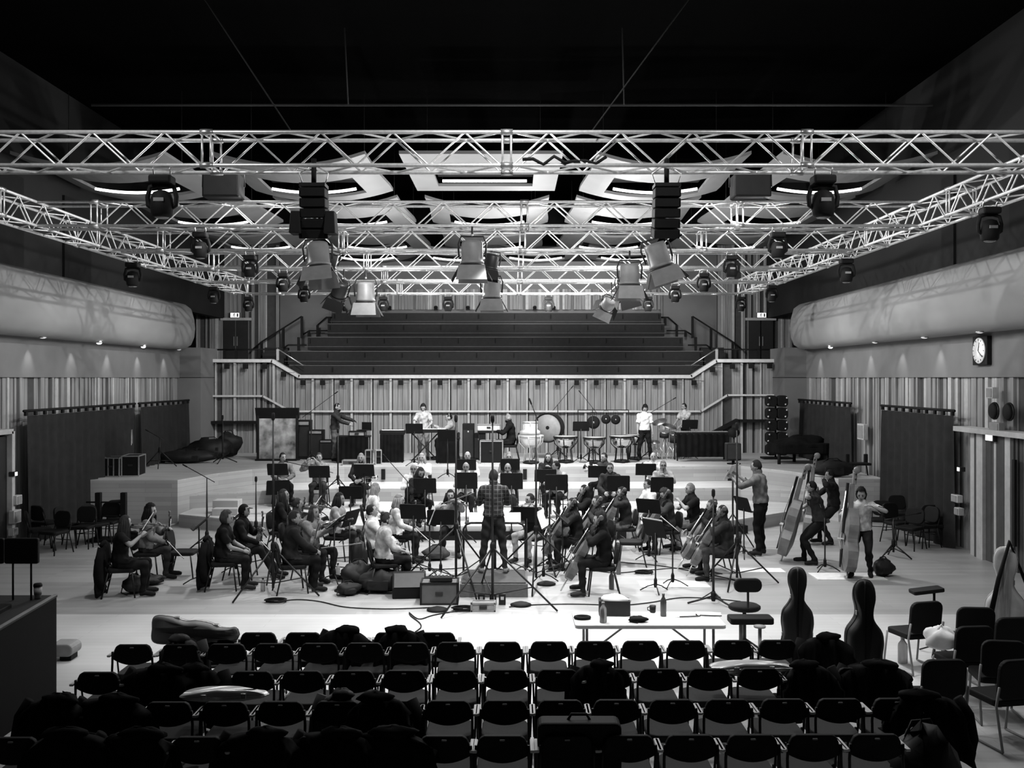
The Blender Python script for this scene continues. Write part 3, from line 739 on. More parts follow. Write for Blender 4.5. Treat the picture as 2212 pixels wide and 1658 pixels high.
def add_head(m, M, mi=0, beard=False):
    m.add(HV[0], HV[1], mi, True, M)
    for s in (-1, 1):
        m.ball((s*.029, .078, .008), (.016, .010, .011), 8, 1, M, 4)  # enlarged dark eyes also stand in for shade in the sockets
        m.tube([(s*.014, .086, .028), (s*.030, .086, .032), (s*.047, .077, .026)], .005, 5, 1, M)
        m.ball((s*.072, -.008, -.005), (.010, .020, .032), 8, mi, M, 4)
    m.tube([(-.026, .083, -.053), (0, .091, -.056), (.026, .083, -.053)], [.004, .007, .004], 6, 2, M)
def add_hand(m, w, d, nrm, side, curl=.6, mi=0):
    """w wrist, d hand direction, nrm palm normal; side +1 right hand"""
    Mx = frame(w, d, nrm)     # z along hand, y palm normal
    m.tube([(0, 0, -.02), (0, 0, .02), (0, .002, .06), (0, .004, .088)], [.024, .030, .038, .036], 8, mi, Mx, flat=.42, up=(0, 1, 0))
    for i, (x, L) in enumerate(((-.028, .062), (-.010, .074), (.009, .069), (.027, .054))):
        x *= side; a = curl; p0 = V((x, .003, .078)); p1 = p0+V((x*.1, math.sin(a*.6), math.cos(a*.6)))*L*.5; p2 = p1+V((0, math.sin(a*1.6), math.cos(a*1.6)))*L*.32; p3 = p2+V((0, math.sin(a*2.4), math.cos(a*2.4)))*L*.24
        m.tube([p0, p1, p2, p3], [.0098, .0092, .0085, .006], 6, mi, Mx)
    p0 = V((-.026*side, .004, .018)); p1 = V((-.052*side, .018, .050)); p2 = V((-.054*side, .034, .078))
    m.tube([p0, p1, p2], [.013, .011, .008], 6, mi, Mx)

def hair(m, M, style, seed=0):
    rnd = random.Random(seed); n = 26; k = 18
    sc_ = {'short': 1.10, 'thin': 1.05, 'curly': 1.30, 'long': 1.12, 'bun': 1.08, 'cap': 1.14, 'bob': 1.16, 'longcurly': 1.30, 'side': 1.06}[style]
    keep = []
    vs, fs = HV
    out = []
    for p in vs:
        q = V((p.x*sc_, (p.y-.008)*sc_, p.z*sc_+.004))
        if style in ('curly', 'longcurly'): q *= 1+rnd.uniform(-.07, .07)
        elif style != 'cap': q *= 1+rnd.uniform(-.015, .02)
        out.append(q)
    for f in fs:
        c = sum((vs[i] for i in f), V((0, 0, 0)))/len(f); y = c.y/.09; z = c.z/.118; x = abs(c.x)/.074
        face = y > .30+.25*max(0, z) and z < .58 - (.0 if style != 'side' else 0)
        low = z < (-.45 if style in ('short', 'thin', 'cap', 'bun', 'side') else -.7)
        ear = x > .8 and z < -.05 and style in ('short', 'thin', 'side')
        if style == 'side' and z > .45: continue
        if not (face or low or ear): keep.append(f)
    m.add(out, keep, 0, True, M)
    if style in ('long', 'longcurly', 'bob'):
        L = .34 if style != 'bob' else .17; w = 1.0 if style == 'long' else 1.25
        for j in range(11):
            a = math.radians(-205+23*j)
            x = math.cos(a)*.078*w; y = math.sin(a)*.082*w-.012
            jit = rnd.uniform(-.01, .01)
            m.tube([(x*.85, y*.8, .06), (x, y, -.03), (x*1.12+jit, y*1.05-.01, -.12), (x*1.15, y*1.0-.015+jit, -L*.75), (x*.95, y*.9-.015, -L)], [.02, .028, .032*w, .028*w, .008], 7, 0, M)
    if style == 'bun': m.ball((0, -.075, .10), (.045, .04, .042), 10, 0, M, 6)
    if style == 'cap': m.tube([(-.05, .07, .06), (0, .13, .055), (.05, .07, .06)], [.02, .03, .02], 8, 0, M, flat=.25, up=(0, 0, 1))

PEOPLE = {}
def person(short, label, loc, face, pose='sit', top=.03, legs=.03, hairs='short', hg=.03, hands=None, lean=6, look=0, nod=0, s=1.0, sleeve='long', extra=(), skin=0, shoes=.03, topmat=None, twist=0, feet=None, beard=0, curl=.7):
    rz = -math.radians(face); Mw = Matrix.Translation(V(loc)) @ Matrix.Rotation(rz, 4, 'Z') @ Matrix.Scale(s, 4)
    lr = math.radians(lean); sit = pose == 'sit'
    pel = V((0, -.02, .55)) if sit else V((0, 0, .95)); perch = pose == 'perch'
    if perch: pel = V((0, 0, .84))
    up = V((0, math.sin(lr), math.cos(lr))); X = V((1, 0, 0)); fw = X.cross(up)*-1; fw = V((0, math.cos(lr), -math.sin(lr)))
    if not sit: pel.y -= math.sin(lr)*.1
    mb = MB()
    def sp(t): return pel+up*t+V((0, -.015*math.sin(min(t, .5)/.5*PI), 0))
    rings = [(sp(-.10), .10, .08), (sp(-.04), .155, .115), (sp(.04), .160, .12), (sp(.16), .132, .105), (sp(.27), .140, .108), (sp(.38), .160, .112), (sp(.45), .162, .10), (sp(.50), .11, .075), (sp(.53), .056, .056), (sp(.62), .052, .054)]
    loft(mb, [(c, rx, ry, X, fw) for c, rx, ry in rings])
    neck = sp(.54); hc = sp(.54)+up*.095+V((0, .02, .02))
    seg = [('top', sp(.1), sp(.46), .155), ('legs', sp(-.1), sp(.05), .15), ('skin', sp(.55), hc, .06)]
    shl = {}; wr = {}
    for sd in (-1, 1):
        sh = sp(.445)+X*sd*.175; shl[sd] = sh; mb.ball(sh, (.062, .06, .062), 12, 0, None, 8); mb.tube([sp(.43)+X*sd*.07, sh], [.075, .06], 10)
        if hands and hands.get(sd) is not None: tg = V(hands[sd][:3]); hint = hands[sd][3:] if len(hands[sd]) > 3 else (sd*.8, -.3, -1)
        elif sit: tg = V((sd*.13, .36, .665)); hint = (sd*.8, -.6, -.4)
        else: tg = sh+V((sd*.07, .06, -.55)); hint = (sd*.3, -1, 0)
        el, w_ = ik(sh, tg, .285, .255, hint)
        mb.tube([sh, sh.lerp(el, .5), el], [.054, .048, .041], 10); mb.ball(el, .041, 10, 0, None, 6); mb.tube([el, el.lerp(w_, .35), w_], [.041, .040, .027], 10)
        wr[sd] = (el, w_)
        lim = {'long': 1.0, 'short': .0, 'mid': .35}[sleeve]
        if sleeve == 'short': e2 = sh.lerp(el, .62); seg += [('top', sh, e2, .055), ('skin', e2.lerp(el, .25), el, .045), ('skin', el, w_, .036)]
        elif sleeve == 'mid': e2 = el.lerp(w_, .25); seg += [('top', sh, el, .05), ('top', el, e2, .042), ('skin', e2.lerp(w_, .2), w_, .034)]
        else: seg += [('top', sh, el, .05), ('top', el, el.lerp(w_, .93), .036), ('skin', w_, w_+(w_-el)*.1, .026)]
        # leg
        hip = sp(-.04)+X*sd*.088
        if sit:
            kn = V((sd*.15, .40, .53)); an = V((sd*.15, .36, .09))
            if feet == 'back': an = V((sd*.13, .18, .09))
            if feet == 'fwd': an = V((sd*.13, .62, .09)); kn = V((sd*.14, .39, .53))
            if feet == 'wide': kn = V((sd*.24, .36, .54)); an = V((sd*.25, .34, .09))
        elif perch:
            kn = V((sd*.14, .28, .50)); an = V((sd*.15, .16+.1*sd, .09))
        else:
            kn = V((sd*.11, .03, .50)); an = V((sd*.13, -.02, .09))
            if feet == 'wide': kn = V((sd*.15, .03, .5)); an = V((sd*.2, -.01, .09))
        toe = an+V((sd*.03, .155, -.045))
        mb.tube([hip, hip.lerp(kn, .35), kn], [.088, .083, .058], 12); mb.ball(kn, .058, 12, 0, None, 7)
        mb.tube([kn, kn.lerp(an, .3), kn.lerp(an, .7), an], [.056, .057, .042, .037], 10)
        mb.ball(an, .04, 10, 0, None, 6); mb.tube([an+V((0, -.045, -.04)), an+V((0, .04, -.03)), toe, toe+V((0, .05, -.003))], [.042, .044, .042, .026], 10, flat=.9, up=(0, 0, 1))
        seg += [('legs', hip, kn, .07), ('legs', kn, kn.lerp(an, .9), .048), ('shoe', an+V((0, 0, -.02)), toe, .045)]
    me = mb.mesh('tmp', [SKIN]); ob = bpy.data.objects.new('tmp', me); COL.objects.link(ob)
    rm = ob.modifiers.new('r', 'REMESH'); rm.mode = 'VOXEL'; rm.voxel_size = .020; rm.use_smooth_shade = True
    sm = ob.modifiers.new('s', 'SMOOTH'); sm.factor = .5; sm.iterations = 3
    dg = bpy.context.evaluated_depsgraph_get(); ev = ob.evaluated_get(dg); body = bpy.data.meshes.new_from_object(ev)
    bpy.data.objects.remove(ob); bpy.data.meshes.remove(me)
    nv = len(body.vertices); P = np.empty(nv*3); body.vertices.foreach_get('co', P); P = P.reshape(-1, 3)
    Nn = np.empty(nv*3); body.vertices.foreach_get('normal', Nn); Nn = Nn.reshape(-1, 3)
    D = []
    for nm_, a, b, r in seg:
        a = np.array(a); b = np.array(b); ab = b-a; t = np.clip(((P-a) @ ab)/max(ab @ ab, 1e-9), 0, 1)
        D.append(np.linalg.norm(P-(a+t[:, None]*ab), axis=1)/r)
    idx = np.argmin(np.array(D), axis=0); names = np.array([q[0] for q in seg])[idx]
    # waist: hem of the top a bit below the hips line
    hz = ((P-np.array(sp(.02))) @ np.array(up)); tors = np.abs(P[:, 0]) < .19
    names[(names == 'legs') & (hz > 0) & tors & (P[:, 1] < pel.y+.16)] = 'top'
    faces = [tuple(p.vertices) for p in body.polygons]
    hg = hg*.5 if hg > .08 else hg
    root = thing('person', label, 'person', M=Mw)
    bm_ = MB(); bm_.v = [V(p) for p in P]; bm_.f = list(faces); bm_.m = [0]*len(faces); bm_.sm = [True]*len(faces)
    # head
    Mh = Matrix.Translation(hc) @ Matrix.Rotation(-math.radians(look), 4, 'Z') @ Matrix.Rotation(math.radians(nod), 4, 'X')
    add_head(bm_, Mh, 0)
    for sd in (-1, 1):
        el, w_ = wr[sd]; d = (w_-el).normalized(); nr = V((-sd*.8, .1, -.6))
        if abs(d.dot(nr.normalized())) > .95: nr = V((0, 1, 0))
        add_hand(bm_, w_, d, nr, sd, curl)
    sk = SKIND if skin else SKIN
    bm_.build('body', [sk, EYE, LIP], root)
    tm = topmat or grey(top); lm = grey(legs); sh_ = grey(shoes)
    for key, mt, off, pn, sd in (('top', tm, .011, 'shirt', 0), ('legs', lm, .008, 'trousers', 0), ('shoe', sh_, .006, 'shoe', -1), ('shoe', sh_, .006, 'shoe', 1)):
        sel = [f for f in faces if any(names[i] == key for i in f) and (sd == 0 or P[f[0], 0]*sd > 0)]
        used = sorted({i for f in sel for i in f}); mp = {v: i for i, v in enumerate(used)}
        fo = lambda i: off+(0 if key == 'shoe' else .006*math.sin(P[i, 2]*38+P[i, 0]*26+P[i, 1]*17)+.005*math.sin(P[i, 0]*55-P[i, 2]*21+1.3)+(.012 if key == 'top' else .004)); c = MB(); c.v = [V(P[i]+Nn[i]*fo(i)) for i in used]; c.f = [tuple(mp[i] for i in f) for f in sel]; c.m = [0]*len(sel); c.sm = [True]*len(sel)
        if not sel: continue
        me2 = bpy.data.meshes.new(pn); me2.from_pydata([tuple(p) for p in c.v], [], c.f); me2.materials.append(mt); me2.polygons.foreach_set('use_smooth', c.sm); me2.update()
        o2 = bpy.data.objects.new(pn, me2); COL.objects.link(o2); o2.parent = root
    if hairs != 'bald':
        h = MB(); hair(h, Mh, hairs, hash(short) % 97 if False else len(short)*7+int(loc[0]*10) % 50); h.build('hair' if hairs != 'cap' else 'hat', grey(hg), root)
    if 'beard' in extra:
        h = MB(); h.ball((0, .045, -.085), (.052, .048, .045), 12, 0, Mh, 8); h.build('beard', grey(hg), root)
    if 'glasses' in extra:
        h = MB()
        for sd in (-1, 1):
            h.tube([V((sd*.03, .092, .008))+V((.021*math.cos(a*PI/4), 0, .016*math.sin(a*PI/4))) for a in range(9)], .003, 5, 0, Mh)
            h.tube([(sd*.052, .088, .012), (sd*.078, .0, .01)], .003, 5, 0, Mh)
        h.tube([(-.01, .095, .01), (.01, .095, .01)], .003, 5, 0, Mh); h.build('glasses', LENSG, root)
    if 'phones' in extra:
        h = MB(); h.tube([(.092*math.cos(a*PI/8), -.01, .125*math.sin(a*PI/8)+.0) for a in range(9)], .009, 6, 0, Mh)
        for sd in (-1, 1): h.lathe([(.02, -.015), (.036, -.01), (.036, .015), (.02, .02)], 12, 0, Mh @ frame((sd*.088, -.008, -.0), (sd, 0, 0)))
        h.build('headphones', BLACK if hg > .03 else grey(.35), root)
    PEOPLE[short] = (root, Mw, Mh, wr)
    return root, Mw

# ---------------------------------------------------------------- instruments
def fiddle(kind, label, name):
    """origin at the bottom of the body, +Z to the scroll, front faces +Y"""
    S = {'violin': 1.0, 'viola': 1.13, 'cello': 2.12, 'bass': 3.15}[kind]; wd = 1.0 if kind != 'bass' else .95
    th = .04 if kind in ('violin', 'viola') else .055
    wood = WOODI if kind != 'bass' else mat('bass_wood', .13, .35, var=.3, scale=5)
    if kind == 'cello': wood = mat('cello_wood', .085, .3, var=.35, scale=5)
    o = thing(name, label, kind if kind != 'bass' else 'double bass')
    half = [(0, 0), (.05, .004), (.088, .03), (.104, .075), (.100, .12), (.080, .15), (.060, .165), (.055, .19), (.058, .215), (.075, .235), (.084, .27), (.078, .315), (.05, .345), (.015, .357)]
    if kind == 'bass': half = [(0, 0), (.06, .004), (.098, .035), (.108, .08), (.100, .125), (.078, .155), (.062, .17), (.057, .19), (.060, .21), (.070, .235), (.070, .27), (.050, .315), (.030, .345), (.012, .36)]
    n = len(half); poly = [(x*wd*S, z*S) for x, z in half]+[(-x*wd*S, z*S) for x, z in half[::-1]]
    m = MB(); m.prism(poly, -th*S*.5, th*S*.5, 'Y', 0)
    cx = V((0, 0, .18*S)); vs = []; fs = []
    for sgn in (-1, 1):
        vs = [V((p[0]*.98, sgn*th*S*.5, p[1])) for p in poly]+[V((p[0]*.6, sgn*(th*S*.5+.012*S), cx.z+(p[1]-cx.z)*.7)) for p in poly]+[V((0, sgn*(th*S*.5+.016*S), cx.z))]
        N = len(poly); fs = [(i, (i+1) % N, N+(i+1) % N, N+i) for i in range(N)]+[(N+i, N+(i+1) % N, 2*N) for i in range(N)]
        m.add(vs, fs, 0, True)
    bd = m.build('body', wood, o, .004*S)
    nl = .13*S if kind != 'bass' else .15*S; tz = .35*S+nl
    q = MB(); q.add([(-.011*S, th*S*.5, .33*S), (.011*S, th*S*.5, .33*S), (.009*S, th*S*.5, tz), (-.009*S, th*S*.5, tz), (-.010*S, -.0*S, .33*S), (.010*S, 0, .33*S), (.008*S, .004*S, tz), (-.008*S, .004*S, tz)], [(0, 1, 2, 3), (7, 6, 5, 4), (0, 4, 5, 1), (1, 5, 6, 2), (2, 6, 7, 3), (3, 7, 4, 0)], 0)
    nk = q.build('neck', wood, o, .002*S)
    q = MB(); q.prism([(-.0125*S, tz), (.0125*S, tz), (.021*S, .215*S), (-.021*S, .215*S)], th*S*.5+.008*S, th*S*.5+.015*S+.006*S, 'Y'); q.build('fingerboard', BLACK, nk, .002)
    q = MB(); q.box((0, .006*S, tz+.03*S), (.022*S, .022*S, .07*S)); q.lathe([(.004*S, -.016*S), (.019*S, -.012*S), (.021*S, 0), (.019*S, .012*S), (.004*S, .016*S)], 12, 0, frame((0, -.004*S, tz+.078*S), (1, 0, 0))); scr = q.build('scroll', wood, o, .003*S)
    for k in range(4):
        s = -1 if k % 2 else 1; q = MB(); q.tube([(0, .006*S, tz+(.012+.014*k)*S), (s*.032*S, .006*S, tz+(.012+.014*k)*S)], .0035*S, 6); q.ball((s*.034*S, .006*S, tz+(.012+.014*k)*S), (.004*S, .003*S, .008*S), 8, 0, None, 4); q.build('tuning_peg', BLACK, scr)
    q = MB(); q.prism([(-.022*S, 0), (.022*S, 0), (.018*S, .03*S), (-.018*S, .03*S)], .0, .005*S, 'Z', 0, Matrix.Translation((0, th*S*.5+.010*S, .178*S))); q.build('bridge', mat('bridge_wood', .4, .6), bd)
    q = MB(); q.prism([(-.011*S, .02*S), (.011*S, .02*S), (.022*S, .125*S), (-.022*S, .125*S)], th*S*.5+.014*S, th*S*.5+.02*S, 'Y'); q.build('tailpiece', BLACK, bd, .002)
    q = MB()
    for k in range(4):
        x = (-.009+.006*k)*S; q.tube([(x*1.2, th*S*.5+.02*S, .12*S), (x*1.3, th*S*.5+.038*S, .18*S), (x*.8, th*S*.5+.017*S, tz)], .0012*S, 4)
    q.build('string_set', STEEL, o)
    if kind in ('violin', 'viola'): MB().ball((-.045*S, th*S*.5+.014*S, .03*S), (.035*S, .016*S, .024*S), 10, 0, None, 5).build('chin_rest', BLACK, bd)
    else: MB().tube([(0, 0, 0), (0, 0, -.12*S if kind == 'cello' else -.05*S)], .005*S+.002, 8).build('endpin', STEEL, o)
    for s in (-1, 1):
        q = MB(); q.tube([(s*.030*S, th*S*.5+.0125*S, .215*S), (s*.040*S, th*S*.5+.011*S, .195*S), (s*.036*S, th*S*.5+.012*S, .175*S), (s*.046*S, th*S*.5+.010*S, .15*S)], .0035*S, 5); q.build('sound_hole', BLACK, bd)
    return o
PV = {k: Proto(lambda k=k: fiddle(k, 'x', {'violin': 'violin', 'viola': 'viola', 'cello': 'cello', 'bass': 'double_bass'}[k])) for k in ('violin', 'viola', 'cello', 'bass')}
def mk_bow():
    o = thing('string_bow', 'x', 'bow')
    MB().tube([(0, 0, 0), (0, .006, .2), (0, -.002, .5), (0, .008, .73)], .0045, 6).build('stick', WOODI, o)
    MB().box((0, .016, .36), (.008, .002, .70)).build('bow_hair', mat('bow_hair', .6, .6), o)
    MB().box((0, .012, .04), (.012, .024, .04)).build('frog', BLACK, o, .002); return o
PBOW = Proto(mk_bow)
def place_str(kind, who, p, z, y, lab, bow=None):
    Mw = PEOPLE[who][1]; loc = Mw @ frame(p, z, y); loc = Matrix.Translation(loc.translation) @ loc.to_quaternion().to_matrix().to_4x4()
    PV[kind](lab, M=loc)
    if bow:
        lb = Mw @ frame(bow[0], V(bow[1])-V(bow[0]), (0, 0, 1)); lb = Matrix.Translation(lb.translation) @ lb.to_quaternion().to_matrix().to_4x4(); PBOW('bow held '+bow[2], M=lb)
# ---------------------------------------------------------------- chairs, stands
def mk_chair():
    o = thing('orchestra_chair', 'x', 'chair')
    MB().rrect((0, .02, .445), .46, .44, .07, .08, 'Z').build('seat', BLACK, o, .02)
    Mb = Matrix.Translation((0, -.225, .68)) @ Matrix.Rotation(math.radians(9), 4, 'X')
    MB().rrect((0, 0, 0), .42, .34, .05, .12, 'Y', 0, Mb).build('backrest', BLACK, o, .015)
    for s in (-1, 1):
        MB().tube([(s*.215, .20, .42), (s*.235, .25, .0)], .014, 7).build('leg', BLK2, o)
        MB().tube([(s*.215, -.17, .42), (s*.235, -.27, .0)], .014, 7).build('leg', BLK2, o)
        MB().tube([(s*.205, -.18, .42), (s*.2, -.24, .60), (s*.18, -.255, .72)], .012, 7).build('back_post', BLK2, o)
    MB().tube([(-.225, -.21, .26), (.225, -.21, .26)], .009, 6).build('crossbar', BLK2, o)
    return o
PC = Proto(mk_chair)
def mk_stand(lowdesk=0):
    def fn():
        o = thing('music_stand', 'x', 'music stand')
        MB().tube([(0, 0, .12), (0, 0, 1.0)], .014, 8).build('pole', BLK2, o)
        MB().lathe([(.022, .08), (.03, .1), (.03, .2), (.018, .24)], 10).build('hub', BLACK, o)
        for k in range(3):
            a = k*2*PI/3+.5; MB().tube([(0, 0, .14), (.14*math.cos(a), .14*math.sin(a), .09), (.27*math.cos(a), .27*math.sin(a), .012)], .011, 6).build('leg', BLK2, o)
        Md = Matrix.Translation((0, .02, 1.05)) @ Matrix.Rotation(math.radians(-20 if lowdesk == 0 else -50), 4, 'X')
        d = MB().rrect((0, 0, .03), .50, .31, .012, .03, 'Y', 0, Md).build('desk', BLACK, o)
        MB().box((0, -.035, -.125), (.50, .06, .008), 0, Md).build('lip', BLACK, d)
        return o
    return Proto(fn)
# desk front (the reader's side) is -Y local, reader stands at -Y looking +Y
PS = mk_stand(0); PSL = mk_stand(1)
def mk_sheet():
    o = thing('sheet_music', 'x', 'sheet music'); MB().box((0, 0, 0), (.235, .003, .31)).build('page', WHITE, o); MB().box((.24, 0, 0), (.235, .003, .31)).build('page', WHITE, o); return o
PSH = Proto(mk_sheet)
def stand(u, v, face, base, lab, low=0, sheet=False, z=1.08, Y=None):
    if Y is None: Y = (H-(base+z))*F/(v-CY)
    zs = 1
    if .2 < base < .4 and Y < 22.6:   # stands whose feet are on the main floor, raised high
        Y = 21.9; base = 0; zs = (H-(v-CY)*Y/F)/1.08
    x = XU(u, Y); rz = -math.radians(face)
    so = (PSL if low else PS)('black music stand '+lab, (x, Y, base), rz, group='black music stands among the orchestra')
    so.scale = (1, 1, zs)
    if sheet:
        M = Matrix.Translation((x, Y, base)) @ Matrix.Rotation(rz, 4, 'Z') @ Matrix.Translation((0, .02, 1.05)) @ Matrix.Rotation(math.radians(-20 if not low else -50), 4, 'X') @ Matrix.Translation((-.12, -.012, .05))
        PSH('white music on the stand '+lab.replace(' with white page edges,', '').replace('tilted flat ', '').replace('with narrow edge toward the camera ', ''), M=M, group='white sheets of music on the stands')

# person table: short, u, v(head top), base z, face (0 away, 90 right, 180 camera, 270 left), kwargs, label
LP = {'hands': {-1: (-.14, .42, 1.10, -.6, 0, -1), 1: (.16, .34, 1.02, .8, -.2, -1)}}
VIOL = {-1: (-.20, .50, 1.10, -.5, .0, -1), 1: (.20, .34, 1.02, .9, -.1, -.6)}
VUP = {-1: (-.10, .34, .86, -.8, -.3, -.8), 1: (.14, .34, .66, .8, -.5, -.4)}
CEL = {-1: (-.13, .25, 1.0, -1, -.1, -.5), 1: (.30, .44, .72, 1, -.2, -.1)}
FLU = {-1: (.06, .24, 1.14, -.7, .2, -1), 1: (.30, .18, 1.12, .9, -.1, -1)}
CLR = {-1: (-.03, .30, .98, -.8, 0, -.6), 1: (.03, .34, .84, .8, 0, -.6)}
FOLD = {-1: (-.08, .32, .68, -.8, -.4, -.3), 1: (.10, .34, .66, .8, -.4, -.3)}
SIT = []
def P(short, u, v, base, face, label, kw=None, chair=True, Y=None, inst=None):
    kw = dict(kw or {}); s = kw.get('s', 1.0); hz = base+1.335*s if kw.get('pose', 'sit') == 'sit' else base+1.72*s
    if kw.get('pose') == 'perch': hz = base+1.62*s
    if Y is None: Y = (H-hz)*F/(v-CY)
    x = XU(u, Y); person(short, label, (x, Y, base), face, **kw)
    if chair and kw.get('pose', 'sit') == 'sit':
        PC('black padded chair under the '+short, (x, Y, base), -math.radians(face), group='black chairs the players sit on')
    return x, Y
LOW, MID, TOPZ = .30, .645, 1.08
# ---- violins, left
P('long-haired violinist at the far left', 262, 1112, 0, 78, 'straight-haired person in a black top playing violin, farthest left of the orchestra', dict(hands=VIOL, top=.015, legs=.02, hairs='long', hg=.10, sleeve='short', look=-25))
P('dark-curled violinist in a grey cardigan', 318, 1088, 0, 85, 'person with long dark curls and grey cardigan holding a violin upright', dict(hands=VUP, top=.10, legs=.05, hairs='longcurly', hg=.015, look=8))
P('player with curly fair hair in black', 482, 1103, 0, 82, 'person with short curly fair hair and black shirt, hands on knees', dict(top=.012, legs=.02, hairs='curly', hg=.16, sleeve='short', look=5, shoes=.08))
P('player in a black cap with upright violin', 520, 1088, 0, 88, 'person with dark cap-like hair and black shirt holding a violin upright on the knee', dict(hands=VUP, top=.015, legs=.02, hairs='cap', hg=.012, feet='fwd'))
P('pale-faced player in a dark jacket', 607, 1055, 0, 92, 'person in a dark jacket with pale raised face behind the tall left microphone pole', dict(hands=FOLD, top=.02, legs=.03, hairs='long', hg=.06, look=-8, nod=10))
P('violinist playing behind the dark-sweatered man', 635, 1074, 0, 88, 'person with tied light hair playing violin behind the man in the dark sweater', dict(hands=VIOL, top=.09, legs=.05, hairs='bun', hg=.15, look=-20))
P('man in a dark sweater', 628, 1102, 0, 68, 'person in a plain dark sweater seated with a bow on the knee', dict(hands={1: (.1, .40, .66, .8, -.4, -.3), -1: (-.1, .36, .66, -.8, -.4, -.3)}, top=.03, legs=.012, hairs='short', hg=.04, look=10, s=1.03))
P('long-haired violinist in a grey jacket', 672, 1090, 0, 118, 'person with long light hair and grey jacket holding a violin at the chest', dict(hands={-1: (-.16, .42, 1.02, -.6, 0, -1), 1: (-.02, .36, .92, .9, 0, -.8)}, top=.17, legs=.03, hairs='long', hg=.14))
P('dark-haired violinist in patterned top', 727, 1063, 0, 98, 'person with dark shoulder-length hair in a patterned light top among the second desk of violins', dict(hands=FOLD, top=.28, legs=.03, hairs='bob', hg=.03))
P('blonde player in a white shirt', 805, 1042, 0, 78, 'person with very long blonde hair in a white shirt amid the violins', dict(hands=FOLD, top=.65, legs=.03, hairs='long', hg=.36))
P('player in a cream lace top', 812, 1088, 0, 80, 'person in a cream lace top leaning back with dark hair', dict(hands=FOLD, top=.50, legs=.06, hairs='short', hg=.04, lean=-6, nod=18))
P('player with bun in a grey knit top', 828, 1105, 0, 76, 'person with a hair bun and pale grey knitted top beside the black bags', dict(top=.34, legs=.015, hairs='bun', hg=.06, sleeve='mid', shoes=.02))
P('blonde violinist with glasses', 856, 1066, 0, 92, 'person with short blonde hair and glasses in a pale lace cardigan holding a violin upright', dict(hands=VUP, top=.40, legs=.02, hairs='bob', hg=.34, extra=('glasses',)))
P('brown-haired player seen from behind', 902, 1030, LOW, 150, 'person with brown hair and dark top bending forward behind two black stands left of centre', dict(hands=CLR, top=.03, legs=.02, hairs='long', hg=.12, lean=14, nod=-28), Y=20.6+1.9)
P('viola player facing the camera', 973, 1056, 0, 176, 'person with dark bobbed hair playing viola and facing the camera, left of the conductor', dict(hands=VIOL, top=.22, legs=.02, hairs='bob', hg=.02))
# ---- woodwind row on low tier
P('bald man in a white shirt with glasses', 894, 1000, LOW, 178, 'person, bald with glasses and a white shirt, seated behind the brown-haired player', dict(hands=CLR, top=.62, legs=.02, hairs='side', hg=.25, extra=('glasses',)))
P('grey-haired man with glasses behind a stand', 1007, 996, LOW, 182, 'person with white-grey hair and glasses looking over a black stand left of the conductor', dict(hands=CLR, top=.42, legs=.03, hairs='side', hg=.40, extra=('glasses',)))
P('bald man in a grey t-shirt', 1097, 998, LOW, 182, 'bald person with glasses in a grey t-shirt, right of the conductor', dict(hands=CLR, top=.40, legs=.04, hairs='bald', sleeve='short', extra=('glasses',)))
P('dark-haired oboist in profile', 1203, 994, LOW, 200, 'person with short dark hair in a pale top, face turned to one side', dict(hands=CLR, top=.26, legs=.02, hairs='short', hg=.03, look=65, sleeve='short'))
P('man in a dark sweater with glasses', 1318, 998, LOW, 186, 'person with glasses and dark sweater sitting with one hand hanging on the knee', dict(top=.05, legs=.02, hairs='short', hg=.10, extra=('glasses',)))
P('clarinettist in a patterned shirt', 1432, 993, LOW, 184, 'person with grey hair and glasses in a patterned shirt holding a clarinet', dict(hands=CLR, top=.24, legs=.03, hairs='short', hg=.22, extra=('glasses',)))
P('dark-haired man in a white shirt', 1404, 1034, 0, 250, 'person with short dark hair in a white shirt facing left near the violas', dict(hands=FOLD, top=.66, legs=.30, hairs='short', hg=.03))
# ---- brass row
P('leftmost wind player with dark hair', 610, 974, LOW, 158, 'person with short dark hair and grey sweater behind the leftmost stand of the back row', dict(hands=FOLD, top=.13, legs=.02, hairs='short', hg=.03, look=-20, s=1.03), Y=26.0)
P('flautist', 690, 977, LOW, 176, 'person in a grey sweater raising both hands to the mouth, back row left', dict(hands=FLU, top=.16, legs=.05, hairs='short', hg=.14, s=1.03), Y=26.0)
P('trumpeter with long fair hair', 781, 978, LOW, 184, 'person with long fair hair holding a brass instrument behind a stand with white pages', dict(hands=FOLD, top=.03, legs=.02, hairs='long', hg=.28, s=1.02), Y=26.0)
P('blonde player in a white poncho', 912, 980, LOW, 186, 'person with long blonde hair in a wide white top, back row', dict(hands=CLR, top=.58, legs=.02, hairs='long', hg=.38, s=1.02), Y=26.0)
P('balding man smiling in a white shirt', 1010, 968, LOW, 178, 'person, balding and smiling in a bright white shirt, tallest of the back row', dict(hands=FOLD, top=.72, legs=.03, hairs='side', hg=.2, s=1.06), Y=26.0)
P('fair-haired player behind a stand', 1100, 972, LOW, 182, 'person with pulled-back fair hair behind a black stand, middle of the back row', dict(hands=FOLD, top=.10, legs=.03, hairs='bun', hg=.28, s=1.04), Y=26.0)
P('long-haired player in a dark cardigan', 1184, 973, LOW, 176, 'person with long brown hair and dark cardigan, right-centre of the back row', dict(hands=CLR, top=.03, legs=.02, hairs='long', hg=.10, look=18, s=1.03), Y=26.0)
P('hornist turned to the left', 1308, 974, LOW, 225, 'person with dark hair and grey sweatshirt turned to the left, back row right', dict(hands=CLR, top=.06, legs=.02, hairs='short', hg=.03, s=1.03), Y=26.0)
P('bald trombonist', 1411, 973, LOW, 186, 'person with shaved head behind a horn bell, back row right', dict(hands=CLR, top=.50, legs=.03, hairs='bald', s=1.03), Y=26.2)
